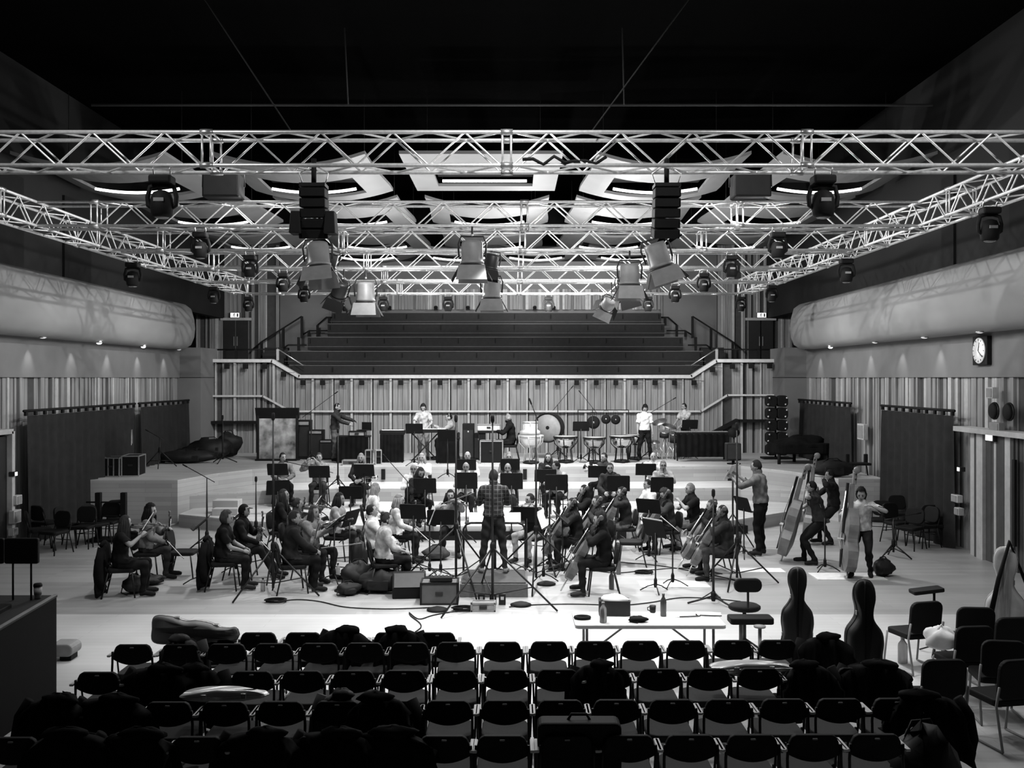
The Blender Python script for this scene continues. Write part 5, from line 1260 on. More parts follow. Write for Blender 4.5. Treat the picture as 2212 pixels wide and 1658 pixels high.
cable('cable winding between the left music stands', [(540, 1215), (600, 1205), (660, 1212), (720, 1207), (800, 1198)])
cable('short cable dropping from the bright floor to the front row', [(884, 1326), (888, 1332), (896, 1338), (904, 1344), (909, 1350), (909, 1356), (904, 1361), (897, 1366)])
cable('cable crossing under the right music stands', [(1340, 1215), (1420, 1222), (1500, 1235), (1580, 1252), (1640, 1270)])
for u, v, lab in ((595, 1301, 'small coil of cable at the foot of the tall left stand'), (1390, 1239, 'coil of cable on the floor between the cellists'), (1000, 1318, 'tangle of cable in front of the podium')):
    p = G(u, v); m = MB(); m.tube([(p.x+(.16+.02*math.sin(a*1.7))*math.cos(a), p.y+(.12+.02*math.cos(a))*math.sin(a), .012+.0008*k) for k, a in enumerate([q*.4 for q in range(60)])], .009, 5); tag(m.build('cable_coil', BLACK), lab, 'cable')
for i, (a, b) in enumerate((((205, 1185), (418, 1118)), ((345, 1128), (390, 1108)))):
    m = MB(); m.tube([G(*a)+V((0, 0, .003)), G(*b)+V((0, 0, .003))], .012, 4, flat=.2, up=(0, 0, 1)); tag(m.build('floor_tape', WHITE), 'thin white tape line on the floor at the left, %s' % ('long one' if i == 0 else 'short one by the riser corner'), 'tape')
for i, (u, v, w, d) in enumerate(((1830, 1245, 1.25, .62), (1640, 1232, .9, .4), (1455, 1262, 1.2, .55))):
    p = G(u, v); o = thing('floor_mat', 'pale flat board on the floor %s' % ['under the rightmost double bass', 'left of the double basses', 'under the cello music stands'][i], 'board', tuple(p)); MB().box((0, 0, .006), (w, d, .012)).build('board', mat('pale_board', .6, .6), o)

# ---------------------------------------------------------------- folding table and its things
TY_ = 2.86*F/(1350-CY); TW = 327*TY_/F; tx = XU(1406, TY_)
o = thing('folding_table', 'long white folding table with grey steel legs in front of the cellos', 'table', (tx, TY_+.33, 0))
MB().rrect((0, 0, TABZ-.02), TW, .68, .045, .05, 'Z').build('tabletop', mat('white_table', .72, .4, var=.03), o, .008)
for s in (-1, 1):
    MB().tube([(s*TW*.42, -.27, TABZ-.04), (s*TW*.42, -.27, .01)], .016, 8).build('leg', GREYP, o); MB().tube([(s*TW*.42, .27, TABZ-.04), (s*TW*.42, .27, .01)], .016, 8).build('leg', GREYP, o)
    MB().tube([(s*TW*.42, -.27, .12), (s*TW*.42, .27, .12)], .012, 8).build('crossbar', GREYP, o)
    MB().tube([(s*TW*.40, 0, .32), (s*TW*.12, 0, TABZ-.05)], .012, 8).build('brace', GREYP, o)
    MB().tube([(s*TW*.42, -.27, .33), (s*TW*.42, .27, .33)], .012, 8).build('crossbar', GREYP, o)
def TB(u, v): return G(u, v, TABZ+.003)
p = TB(1258, 1336); m = MB(); m.tube([(p.x+.085*math.cos(a*PI/10), p.y+.06*math.sin(a*PI/10), TABZ+.022) for a in range(21)], .020, 8); tag(m.build('cable_ring', BLACK), 'black ring-shaped coil on the left end of the table', 'coil')
bottle('clear plastic water bottle on the white table', TB(1303, 1344), .24, .042, GLASSY, mat('grey_cap', .3, .5))
bottle('tall dark metal flask on the white table', TB(1433, 1330), .27, .037, BOT, BOT)
p = TB(1327, 1326); o = thing('tote_box', 'dark open box stuffed with white papers on the table', 'box', tuple(p), -.05)
m = MB(); 
for (c, d) in (((0, -.10, .09), (.36, .015, .18)), ((0, .10, .09), (.36, .015, .18)), ((-.18, 0, .09), (.015, .2, .18)), ((.18, 0, .09), (.015, .2, .18)), ((0, 0, .01), (.36, .2, .015))): m.box(c, d)
m.build('box', mat('dark_box', .03, .8), o, .004); q = MB(); lump(q, (.0, 0, .17), (.17, .09, .07), 4, rough=.14); q.build('paper_wad', WHITE, o)
p = TB(1410, 1322); o = thing('mug', 'small dark mug on the table', 'mug', tuple(p)); MB().lathe([(.03, 0), (.036, .01), (.04, .085), (.036, .085), (.032, .02)], 16).build('cup', BLK2, o); MB().tube([(-.036, 0, .07), (-.065, 0, .06), (-.062, 0, .03), (-.034, 0, .02)], .006, 6).build('handle', BLK2, o)
p = TB(1378, 1342); o = thing('folded_cloth', 'crumpled black cap or pouch on the middle of the table', 'cap', tuple(p)); m = MB(); lump(m, (0, 0, .03), (.11, .07, .035), 9); m.build('crown', BLACK, o); m = MB(); m.tube([(.0, -.05, .01), (-.1, -.02, .012)], [.05, .02], 8, flat=.15, up=(0, 0, 1)); m.build('flap', BLACK, o)
for i, (u, v, r) in enumerate(((1480, 1328, .1), (1530, 1326, -.2))):
    p = TB(u, v); o = thing('paper_sheet', 'white papers spread on the right of the table, %s sheet' % ('left' if i == 0 else 'right'), 'paper', tuple(p), r); MB().box((0, 0, .002), (.30, .21, .004)).build('page', WHITE, o)
    q = MB(); q.tube([(-.1, -.12, .012), (.16, -.10, .012)], .006, 6); q.build('pencil', DARK, o)

# drummer stool and keyboard bench
def stool(label, p, rz, back=True, seat_h=.62):
    o = thing('stool', label, 'stool', tuple(p), rz)
    MB().lathe([(.19, seat_h-.06), (.21, seat_h-.04), (.21, seat_h-.01), (.18, seat_h+.01)], 20).build('seat', BLACK, o)
    MB().tube([(0, 0, .1), (0, 0, seat_h-.05)], .025, 8).build('column', BLK2, o)
    for k in range(4): a = k*PI/2+.6; MB().tube([(0, 0, .18), (.27*math.cos(a), .27*math.sin(a), .015)], .015, 6).build('leg', BLK2, o)
    if back:
        MB().rrect((0, -.19, seat_h+.30), .36, .18, .07, .08).build('backrest', BLACK, o, .02); MB().tube([(0, -.1, seat_h-.05), (0, -.2, seat_h), (0, -.2, seat_h+.28)], .016, 6).build('back_post', BLK2, o)
    return o
stool('black drum stool with an oblong padded backrest right of the table', V((XU(1608, 13.1), 13.1, 0)), 0)
o = thing('keyboard_bench', 'flat black bench top just in front of the drum stool', 'bench', (XU(1625, 12.3), 12.4, 0)); MB().rrect((0, 0, .60), .54, .26, .08, .04, 'Z').build('seat', BLACK, o, .015)
for s in (-1, 1): MB().tube([(s*.12, 0, .57), (s*.12, 0, .0)], .022, 8).build('leg', GREYP, o)
o = thing('round_stand', 'thin grey pedestal stand with a small round top beside the bench', 'stand', (XU(1641, 12.0), 12.0, 0)); MB().lathe([(.07, .60), (.075, .62)], 14).build('top', GREYP, o); MB().tube([(0, 0, 0), (0, 0, .6)], .02, 8).build('column', GREYP, o); MB().lathe([(.14, 0), (.14, .02), (.03, .03)], 14).build('foot', GREYP, o)

# ---------------------------------------------------------------- audience chairs
ARM = mat('arm_pad_pale', .52, .5, var=.05)
def mk_aud():
    o = thing('audience_chair', 'x', 'chair')
    # curved backrest: rounded top, smile-shaped lower edge
    N = 12; pts = []
    w2 = .205
    top = [(-.195, .60), (-.207, .68)]
    poly = []
    for i in range(N+1):
        x = -w2+2*w2*i/N; poly.append((x, .600+.055*(abs(x)/w2)**2))
    poly += [(.207, .69), (.192, .755), (.172, .795), (.14, .812), (-.14, .812), (-.172, .795), (-.192, .755), (-.207, .69)]
    m = MB(); m.prism(poly, -.02, .03, 'Y', 0, Matrix.Translation((0, -.01, 0)))
    for i, p in enumerate(m.v): p.y += .35*p.x*p.x*1.0
    bk = m.build('backrest', BLACK, o, .012)
    q = MB(); q.rrect((0, -.034, .785), .04, .012, .008, .004); q.build('number_plate', GREYP, bk)
    m = MB(); m.rrect((0, .25, .455), .41, .46, .07, .10, 'Z'); 
    m.build('seat', SEATG, o, .015)
    for s in (-1, 1):
        MB().tube([(s*.212, -.03, .01), (s*.212, -.03, .40), (s*.210, -.01, .62), (s*.205, -.02, .74)], .012, 7).build('back_leg', BLK2, o)
        MB().tube([(s*.212, .42, .01), (s*.212, .40, .42)], .012, 7).build('front_leg', BLK2, o)
        MB().tube([(s*.212, -.03, .06), (s*.212, .42, .06)], .010, 6).build('side_bar', BLK2, o)
    for s in (-1, 1):
        MB().box((s*.2365, .08, .70), (.038, .26, .022)).build('arm_pad', ARM, o, .006)
        MB().tube([(s*.235, .16, .69), (s*.225, .2, .42)], .010, 6).build('arm_post', BLK2, o)
    return o
PA = Proto(mk_aud)
AUD = {}
def arow(r, us, v, dv=0, nm=''):
    Y0 = (H-.81)*F/(v-CY)
    for i, u in enumerate(us):
        vv = v+dv*(u-1106)/1000.0; Y = (H-.81)*F/(vv-CY); x = XU(u, Y)
        PA('black-backed audience chair, %s from the left in the %s row' % (NTH[i], nm), (x, Y, 0), 0, group='audience chairs, '+nm+' row'); AUD[(r, i)] = (x, Y)
arow(0, [470, 558, 655, 745, 847, 945], 1366, 0, 'short frontmost')
arow(1, [287, 390, 490, 590, 689, 787, 885, 984, 1085, 1186, 1285, 1384, 1483, 1583, 1680, 1776], 1386, -7, 'second')
arow(2, [212, 322, 433, 545, 654, 764, 873, 984, 1095, 1205, 1315, 1424, 1532, 1640, 1747, 1853], 1446, -6, 'third')
arow(3, [121, 243, 364, 486, 607, 729, 850, 968, 1090, 1211, 1331, 1452, 1572, 1693, 1813, 1935], 1512, -5, 'fourth')
arow(4, [27, 161, 294, 428, 561, 694, 827, 960, 1085, 1225, 1359, 1492, 1625, 1758, 1892], 1588, -4, 'fifth')
# coats and bags over the chairs
def drape(m, w, path, seed, n=26, amp=.022):
    rd = random.Random(seed); ph = [rd.uniform(0, 6) for _ in range(5)]; vs = []; fs = []; K = len(path)
    pts = []
    for i in range(K-1):
        for t in (0, .5): pts.append(((path[i][0]*(1-t)+path[i+1][0]*t), (path[i][1]*(1-t)+path[i+1][1]*t)))
    pts.append(path[-1]); K = len(pts)
    for i in range(n+1):
        a = 2*i/n-1
        for j, (y, z) in enumerate(pts):
            t = j/(K-1); ww = w/2*(.88+.16*math.sin(t*5+ph[0])+.05*math.sin(j*2.1+ph[1]))
            f = amp*(math.sin(a*9+ph[2]+t*3)+.6*math.sin(a*17+ph[3]-t*4))*(1 if t > .6 else .6)
            vs.append((a*ww, y+(f if t > .5 else 0)-(.05*a*a if t > .5 else 0), z-(.10*abs(a)**3)*(1 if .3 < t < .7 else .3)+(f if t < .5 else 0)+(.03*math.sin(a*5+ph[4]) if j == K-1 else 0)))
    for i in range(n):
        for j in range(K-1): fs.append((i*K+j, i*K+j+1, (i+1)*K+j+1, (i+1)*K+j))
    m.add(vs, fs, 0, True)
def coat(label, r, i, dims, seed, mt=COATM, dz=0, dx=0, dy=0, name='coat'):
    x, Y = AUD[(r, i)]; w, d, h = dims
    o = thing(name, label, 'coat', (x+dx, Y+dy, .46+dz), random.Random(seed).uniform(-.2, .2))
    m = MB(); drape(m, w, [(.34, .02), (.22, .05), (.07, .08), (.02, .34), (-.02, .39), (-.07, .37), (-.09, .2), (-.11, -.02), (-.11, -.16)], seed); bo = m.build('body', mt, o)
    so = bo.modifiers.new('thick', 'SOLIDIFY'); so.thickness = .03
    m = MB(); lump(m, (random.Random(seed).uniform(-.08, .08), .17, .12), (w*.36, .17, min(.24, h*.45)), seed, 22, 12, rough=.10); m.build('bundle', mt, o)
    s_ = random.Random(seed).choice((-1, 1)); m = MB(); m.tube([(s_*w*.36, .02, .36), (s_*w*.46, -.02, .22), (s_*w*.50, -.05, .02), (s_*w*.46, -.06, -.14)], [.06, .065, .055, .045], 10, 0, None, .7); m.build('sleeve', mt, o)
    m = MB(); lump(m, (-s_*w*.08, -.02, .385), (w*.22, .07, .05), seed+2, 16, 8, rough=.12); m.build('hood', mt, o)
    return o
coat('dark coat piled over the frontmost row, with a pointed hood', 0, 3, (.62, .42, .50), 31, dz=-.0)
coat('dark scarf-like heap over two chairs of the frontmost row', 0, 4, (.55, .4, .42), 35, dx=.1)
coat('black jacket bulging over the third row right of centre', 2, 10, (.52, .5, .42), 37, dx=-.12, dy=.05)
coat('grey-striped knitted hat and coat on the fourth row', 3, 5, (.42, .36, .46), 39, BAG2, dy=.1)
coat('wide black coat covering the fourth row left of centre', 3, 6, (.7, .5, .38), 41, dx=-.1)
coat('black coats heaped over the left of the third row', 2, 1, (.8, .55, .5), 43, dx=.1)
coat('black coat spread over the second chair of the third row gap', 2, 2, (.6, .5, .36), 45)
coat('large black coat heap at the left of the fourth row', 3, 1, (.8, .55, .46), 49)
coat('black bag mound at the lower left, fourth row end', 3, 0, (.7, .55, .52), 51)
coat('broad black coat over the fifth row near the centre', 4, 6, (.85, .55, .42), 53)
coat('black coat slumped in the fifth row, left part', 4, 4, (.75, .5, .40), 55)
coat('black coat slumped in the fifth row, middle part', 4, 5, (.75, .5, .36), 57, dx=.1)
coat('black jacket on the left end of the fifth row', 4, 2, (.8, .5, .4), 59)
coat('black soft coat on the far-left seat of the fifth row', 4, 1, (.8, .5, .42), 61)
coat('dark patterned coat on the second row below the grey instrument case', 1, 1, (.5, .45, .44), 63, BAG2, dy=.1)
coat('black coat on the right end of the third row beside the case', 2, 14, (.6, .5, .38), 65)
coat('black coat mound at the right end of the third row', 2, 15, (.75, .6, .46), 67, dx=.15)
coat('dark coat draped on the right end of the second row', 1, 15, (.6, .5, .36), 69)
coat('black coat draped over the right end of the fourth row', 3, 15, (.8, .6, .40), 71, dx=.25)
bag('black rucksack on the floor at the lower right row end', V((AUD[(4, 14)][0]+.48, 8.1, 0)), (.6, .5, .72), 0, seed=73)
x, Y = AUD[(4, 9)]; o = thing('black_case', 'large square-shouldered black case standing on the fifth row right of centre', 'case', (x+.10, Y+.12, .475)); MB().rrect((0, 0, .21), .66, .42, .2, .05).build('body', BLACK, o, .02); MB().tube([(-.09, 0, .41), (-.06, 0, .46), (.06, 0, .46), (.09, 0, .41)], .012, 6).build('handle', BLACK, o)
# jackets on players' chairs
for who, lab in (('long-haired violinist at the far left', 'long black coat hanging on the chair back of the far-left violinist'), ('player with curly fair hair in black', 'black coat hanging to the floor from the chair of the player with curly fair hair')):
    M = PEOPLE[who][1]; o = thing('coat', lab, 'coat', M=M @ Matrix.Translation((0, -.30, 0)))
    m = MB(); drape(m, .56, [(.12, .55), (.10, .80), (.06, .875), (.0, .87), (-.04, .7), (-.05, .4), (-.03, .22), (-.0, .08)], len(who), amp=.03); bo = m.build('body', COATM, o); so = bo.modifiers.new('thick', 'SOLIDIFY'); so.thickness = .05
    m = MB(); m.tube([(-.18, .02, .87), (0, .03, .895), (.18, .02, .87)], .035, 8); m.build('collar', COATM, o)
    for s in (-1, 1): m = MB(); m.tube([(s*.22, .03, .84), (s*.28, .0, .6), (s*.28, .02, .3), (s*.25, .04, .2)], [.06, .07, .06, .05], 9); m.build('sleeve', COATM, o)

# ---------------------------------------------------------------- instrument cases
SILV = mat('silver_case', .62, .3, .4, var=.1, scale=3); CASEB = mat('gloss_black_case', .006, .5, var=.1, spec=.25); WCASE = mat('white_case', .40, .45, var=.12, scale=8)
def shell_case(name, label, cat, half, depth, mt, M, latches=True):
    o = thing(name, label, cat, M=M); poly = [(x, z) for x, z in half]+[(-x, z) for x, z in half[::-1]]
    zc = (half[0][1]+half[-1][1])/2; N = len(poly); m = MB(); lv = [(1, .5), (.93, .85), (.75, 1.0)]
    hl = (half[-1][1]-half[0][1])/2; tp = lambda z: .25+.75*(1-abs((z-zc)/hl)**2.6)
    rings = [[V((p[0]*k, -depth/2*t*tp(p[1]), zc+(p[1]-zc)*(1-(1-k)*.35))) for p in poly] for k, t in reversed(lv)]+[[V((p[0]*k, depth/2*t*tp(p[1]), zc+(p[1]-zc)*(1-(1-k)*.35))) for p in poly] for k, t in lv]
    vs = [q for r_ in rings for q in r_]; fs = []
    for i in range(len(rings)-1):
        for k in range(N): fs.append((i*N+k, i*N+(k+1) % N, (i+1)*N+(k+1) % N, (i+1)*N+k))
    fs += [tuple(range(N-1, -1, -1)), tuple((len(rings)-1)*N+k for k in range(N))]
    m.add(vs, fs, 0, True); m.build('shell', mt, o)
    q = MB(); q.tube([V((p[0]*1.01, 0, p[1])) for p in poly+[poly[0]]], .007, 6); q.build('seam', STEEL if mt is not CASEB else BLK2, o)
    if latches:
        for x, z in (half[len(half)//3], half[2*len(half)//3]):
            for s in (-1, 1): MB().box((s*(x+.006), 0, z), (.02, .05, .05)).build('latch', STEEL, o, .003)
    return o
def smooth_half(h, n=3):
    out = []
    for i in range(len(h)-1):
        a, b = V(h[max(i-1, 0)]), V(h[i]); c, d = V(h[i+1]), V(h[min(i+2, len(h)-1)])
        for k in range(n):
            t = k/n; q = .5*((2*b)+(-a+c)*t+(2*a-5*b+4*c-d)*t*t+(-a+3*b-3*c+d)*t**3); out.append((max(q[0], 0), q[1]))
    out.append(h[-1]); return out
CH = smooth_half([(0, 0), (.12, .0), (.21, .06), (.235, .2), (.20, .40), (.19, .50), (.205, .62), (.19, .76), (.12, .86), (.08, .94), (.085, 1.04), (.115, 1.15), (.115, 1.26), (.07, 1.34), (0, 1.36)])
def sc_case(label, u, v_top, Y, htot, mt, rz, tilt=0):
    k = htot/1.36; p = V((XU(u, Y), Y, 0)); M = Matrix.Translation(p) @ Matrix.Rotation(rz, 4, 'Z') @ Matrix.Rotation(math.radians(tilt), 4, 'Y') @ Matrix.Scale(k, 4)
    return shell_case('cello_case', label, 'instrument case', CH, .30, mt, M)
sc_case('glossy black cello case standing behind the chairs, left of two', 1722, 1228, 12.35, 1.26, CASEB, -.1)
sc_case('glossy black cello case standing among the chairs, right of two', 1866, 1256, 11.3, 1.32, CASEB, .0)
o = sc_case('pale grey cello case standing at the right edge with a black strap bag over it', 2172, 1185, 12.3, 1.52, WCASE, -.45)
m = MB(); m.tube([V((XU(2172, 12.3)-.30, 12.05, .75)), V((XU(2172, 12.3)-.16, 12.15, 1.15)), V((XU(2172, 12.3), 12.2, 1.60)), V((XU(2172, 12.3)+.20, 12.3, 1.2)), V((XU(2172, 12.3)+.28, 12.2, .9))], [.035, .03, .025, .03, .035], 8, flat=.6); tag(m.build('shoulder_strap', BLACK), 'broad black shoulder strap looped over the pale cello case', 'strap')
VH = smooth_half([(0, 0), (.09, .0), (.125, .05), (.12, .18), (.09, .30), (.10, .40), (.085, .52), (.055, .60), (.05, .70), (.06, .76), (0, .79)])
def flat_case(label, p, ang, tilt, mt, k=1.0, nm='violin_case'):
    M = (frame(V(p), (1, 0, -.06), (0, -1, 0)) if tilt else frame(V(p), (1, 0, .0), (0, .05, 1))) @ Matrix.Scale(k, 4)
    return shell_case(nm, label, 'instrument case', VH, .16 if tilt else .115, mt, M)
flat_case('large grey curved instrument case lying across the second row at the left', (XU(326, 10.8), 10.85, .87), 0, 10, mat('grey_case', .30, .45, .0), 1.2, 'viola_case')
flat_case('slim silver violin case lying across the third row at the left', (XU(398, 8.95), 8.92, .772), 0, 0, SILV, .97)
flat_case('slim silver violin case lying across the second row at the right', (XU(1535, 9.8), 9.75, .772), 0, 0, SILV, 1.0)

# ---------------------------------------------------------------- right pile of chairs
def mk_pile():
    o = thing('banquet_chair', 'x', 'chair')
    MB().rrect((0, .22, .44), .45, .45, .07, .06, 'Z').build('seat', BLACK, o, .015)
    Mb = Matrix.Translation((0, -.03, .68)) @ Matrix.Rotation(math.radians(7), 4, 'X'); MB().rrect((0, 0, 0), .44, .40, .05, .09, 'Y', 0, Mb).build('backrest', BLACK, o, .012)
    for s in (-1, 1):
        MB().tube([(s*.23, -.06, .62), (s*.235, -.02, .42), (s*.24, -.12, .012)], .013, 7).build('back_leg', STEEL if False else GREYP, o); MB().tube([(s*.235, .40, .43), (s*.24, .46, .012)], .013, 7).build('front_leg', GREYP, o)
        MB().tube([(s*.24, -.12, .014), (s*.24, .46, .014)], .011, 6).build('skid', GREYP, o)
    return o
PB = Proto(mk_pile)
for i, (u, v, Y, r) in enumerate([(1996, 1318, 12.2, .25), (2105, 1322, 11.9, -.1), (2185, 1325, 11.4, .1), (2100, 1390, 11.0, .1), (2165, 1395, 10.4, -.15), (2035, 1445, 9.7, .05), (2195, 1400, 9.7, .2)]):
    PB('black padded chair of the jumble at the right edge, %s counted from the back' % NTH[i], (XU(u, Y), Y, 0), r, group='jumble of black chairs at the right edge')
x_ = XU(2035, 11.3)
o = thing('white_bag', 'crumpled white plastic bag on the jumbled chairs at the right', 'bag', (XU(2033, 11.2), 11.2, .55)); m = MB(); lump(m, (0, 0, .12), (.17, .13, .12), 77, 20, 12, rough=.18); m.build('body', WHITE, o); m = MB(); m.tube([(-.05, 0, .22), (0, .0, .28), (.05, 0, .22)], .01, 5); m.build('handle', WHITE, o)
o = thing('headphone_stand', 'flat black tray stand on a thin pole behind the jumbled chairs', 'stand', (XU(2018, 13.0), 13.0, 0)); MB().tube([(0, 0, 0), (0, 0, .80)], .018, 7).build('pole', BLK2, o); MB().rrect((0, 0, .84), .40, .22, .05, .03, 'Z', 0, Matrix.Rotation(-.12, 4, 'Y')).build('tray', BLACK, o, .01)
for k in range(3): MB().tube([(0, 0, .12), (.22*math.cos(k*2.1), .22*math.sin(k*2.1), .012)], .011, 6).build('leg', BLK2, o)
bottle('faint clear bottle standing left of the jumbled chairs', V((XU(1950, 12.6), 12.6, 0)), .34, .06, GLASSY, GLASSY)

# ---------------------------------------------------------------- left foreground desk
o = thing('mixing_desk', 'dark mixing desk with a tall flat side panel at the left edge', 'desk', (-5.16, 10.07, 0))
Y1, Y2 = 8.2-.0, 11.3
MB().prism([(-1.9, 0), (1.1, 0), (1.1, 1.15), (-1.9, 1.0)], .0, .05, 'X', 0, Matrix.Translation((-.0, 0, 0))).build('side_panel', mat('desk_side', .005, .8, spec=.1), o, .004)
MB().prism([(-1.9, 1.0), (1.1, 1.15), (1.1, 1.17), (-1.9, 1.02)], -1.6, .06, 'X').build('desk_top', mat('desk_top', .014, .7), o, .004)
MB().prism([(-.2, 1.107), (1.1, 1.172), (1.1, 1.182), (-.2, 1.117)], .02, .06, 'X').build('edge_trim', GREYP, o)
MB().box((-.8, 1.08, .56), (1.6, .04, 1.12)).build('back_panel', mat('desk_side', .005, .8, spec=.1), o)
q = MB(); q.prism([(-1.4, 1.03), (.6, 1.13), (.6, 1.19), (-1.4, 1.09)], -1.5, -.2, 'X'); q.build('control_surface', BLACK, o, .01)
for r_ in range(3):
    for k in range(10): MB().lathe([(.012, 0), (.010, .02)], 6, 0, None, (-.3-.1*k, .0+.22*r_, 1.155+.011*r_)).build('knob', GREYP, o)
for i in range(3):
    q = thing('desk_monitor', 'black flat monitor standing on the mixing desk, %s from the left' % NTH[i], 'monitor', (-6.15+.38*i, 10.95, 1.165), 0); MB().rrect((0, 0, .54), .37, .28, .05, .02).build('screen_case', BLACK, q, .01); MB().tube([(-.1, 0, 0), (-.1, 0, .42)], .012, 6).build('post', BLACK, q); MB().tube([(.1, 0, 0), (.1, 0, .42)], .012, 6).build('post', BLACK, q)
o = thing('coffee_cup', 'takeaway paper coffee cup with a black lid on the far corner of the mixing desk', 'cup', (-5.25, 11.02, 1.168)); MB().lathe([(.034, 0), (.044, .13)], 18).build('cup', mat('paper_cup', .35, .7), o); MB().lathe([(.047, .13), (.047, .15), (.038, .165)], 18).build('lid', BLACK, o); MB().lathe([(.0395, .04), (.0435, .10)], 18).build('sleeve', GREYP, o)
o = thing('floor_case', 'grey rounded case end poking out from behind the mixing desk', 'case', tuple(G(140, 1422)), 0); MB().rrect((0, 0, .14), .32, .16, .3, .07).build('body', GREYP, o, .02); MB().box((.05, 0, .04), (.15, .2, .08)).build('foot', BLACK, o, .01)
# tall trolley at left
o = thing('chair_trolley', 'dark tubular trolley frame rising behind the spare chairs at the left', 'trolley', tuple(G(240, 1168)))
for s in (-1, 1): MB().box((s*.28, 0, .55), (.12, .12, 1.05)).build('upright', BLACK, o, .01)
for z in (.55, .86): MB().tube([(-.55, 0, z), (.3, 0, z)], .018, 7).build('crossbar', BLACK, o)
MB().box((0, 0, .04), (.9, .5, .06)).build('base', BLACK, o, .01)

# ---------------------------------------------------------------- top tier equipment
T = TOPZ
case('flight_case', 'silver-edged black flight case, left of the pair at the stage corner', 'flight case', (XU(243, 25.6), 25.75, T), 0, (.42, .5, .48), BLACK, STEEL, 2)
case('flight_case', 'silver-edged black flight case, right of the pair at the stage corner', 'flight case', (XU(284, 25.8), 25.95, T), .12, (.42, .7, .52), BLACK, STEEL, 0)
SCR = mat('mottled_panel', .22, .8, var=.9, scale=3.2)
Yg = 30.6; o = thing('acoustic_screen', 'tall upright board with a mottled grey front and black hood on the top tier', 'screen', (XU(600, Yg), Yg, T))
MB().box((0, 0, .72), (1.14, .05, 1.38)).build('front_panel', SCR, o, .005)
for s in (-1, 1): MB().box((s*.6, -.02, .75), (.07, .10, 1.5)).build('side_post', BLACK, o, .006)
MB().prism([(-.18, 1.62), (.02, 1.62), (.05, 1.32), (-.02, 1.28)], -.66, .66, 'X').build('hood', BLACK, o, .006)
MB().box((0, 0, .03), (1.3, .4, .05)).build('base', BLACK, o)
for i, (u, h_, w_) in enumerate(((658, 1.22, .42), (684, .92, .46), (706, .62, .4))):
    Y = 31.2-.1*i; o = thing('amplifier', 'black amplifier cabinet behind the standing keyboard player, %s from the left' % NTH[i], 'amplifier', (XU(u, Y), Y, T)); MB().box((0, 0, h_/2), (w_, .4, h_)).build('cabinet', BLACK, o, .015)
    MB().box((0, -.205, h_*.45), (w_*.85, .012, h_*.75)).build('grille', DARK, o); MB().box((0, -.21, h_*.92), (w_*.8, .012, h_*.08)).build('control_panel', GREYP, o)
def clothed_table(label, u, Y, w_, h_, d=.6):
    o = thing('clothed_table', label, 'table', (XU(u, Y), Y, T)); MB().box((0, 0, h_-.02), (w_, d, .04)).build('tabletop', BLACK, o, .005)
    m = MB(); N = 24; vs = []; fs = []
    for i in range(N+1):
        x = -w_/2+w_*i/N; 
        for z in (h_-.02, .02): vs.append((x, -d/2-.02-.02*math.sin(i*1.7)*(1 if z < .1 else .3), z))
    for i in range(N): fs.append((i*2, i*2+1, i*2+3, i*2+2))
    m.add(vs, fs, 0, True); m.build('cloth_front', CLOTH, o)
    for s in (-1, 1):
        for t in (-1, 1): MB().tube([(s*(w_/2-.04), t*(d/2-.05), 0), (s*(w_/2-.04), t*(d/2-.05), h_-.04)], .018, 6).build('leg', BLK2, o)
    return o
clothed_table('black-draped table carrying the laptop and mixer', 765, 29.9, .95, .80); clothed_table('black-draped stand under the middle keyboard', 848, 30.0, .70, .86, .4)
clothed_table('black-draped table in front of the seated keyboard player', 968, 29.7, .7, .75, .4)
case('rack_unit', 'pale-faced rack unit on the draped table', 'rack', (XU(772, 29.7), 29.75, T+.80), 0, (.46, .3, .14), GREYP, BLACK)
o = thing('laptop', 'open black laptop tilted on the rack above the draped table', 'laptop', (XU(785, 29.8), 29.85, T+.96), -.5); MB().box((0, 0, .012), (.36, .25, .02)).build('keyboard_half', BLACK, o, .004); MB().box((0, .15, .12), (.36, .015, .25), 0, None, 0).build('screen', BLACK, o, .004)
def keyboard(label, u, Y, z, w_=1.05, rz=0):
    o = thing('keyboard', label, 'keyboard', (XU(u, Y), Y, z), rz); MB().box((0, 0, .05), (w_, .32, .10)).build('body', BLACK, o, .01); MB().box((0, .1, .105), (w_*.88, .12, .012)).build('white_keys', WHITE, o)
    MB().box((0, -.1, .102), (w_*.8, .06, .008)).build('control_strip', GREYP, o)
    for k in range(14): MB().box((-w_*.4+w_*.8*k/13, .12, .115), (.012, .07, .012)).build('black_key', BLACK, o)
    return o
keyboard('black keyboard on the middle draped stand', 848, 30.0, T+.86, .75); 
k2 = keyboard('long black keyboard in front of the standing player in the light shirt', 925, 30.25, T+.88, 1.2)
o = thing('keyboard_stand', 'black X-shaped stand under the long keyboard', 'stand', (XU(918, 30.25), 30.25, T))
for s in (-1, 1): MB().tube([(s*.4, 0, .02), (-s*.4, 0, .86)], .02, 8).build('cross_leg', BLK2, o)
for z in (.02, .86): MB().tube([(-.4, -.15, z), (-.4, .15, z)], .018, 6).build('foot_bar', BLK2, o); MB().tube([(.4, -.15, z), (.4, .15, z)], .018, 6).build('foot_bar', BLK2, o)
for i, (u, h_, w_) in enumerate(((1012, 1.12, .36), (1035, .82, .30))):
    Y = 31; o = thing('amplifier', 'black amplifier column beside the rack, %s one' % ('taller' if i == 0 else 'shorter'), 'amplifier', (XU(u, Y), Y, T)); MB().box((0, 0, h_/2), (w_, .4, h_)).build('cabinet', BLACK, o, .015); MB().box((0, -.205, h_*.45), (w_*.85, .012, h_*.75)).build('grille', DARK, o); MB().ball((0, -.21, h_*.78), (.03, .01, .03), 8).build('lamp', STEEL, o)
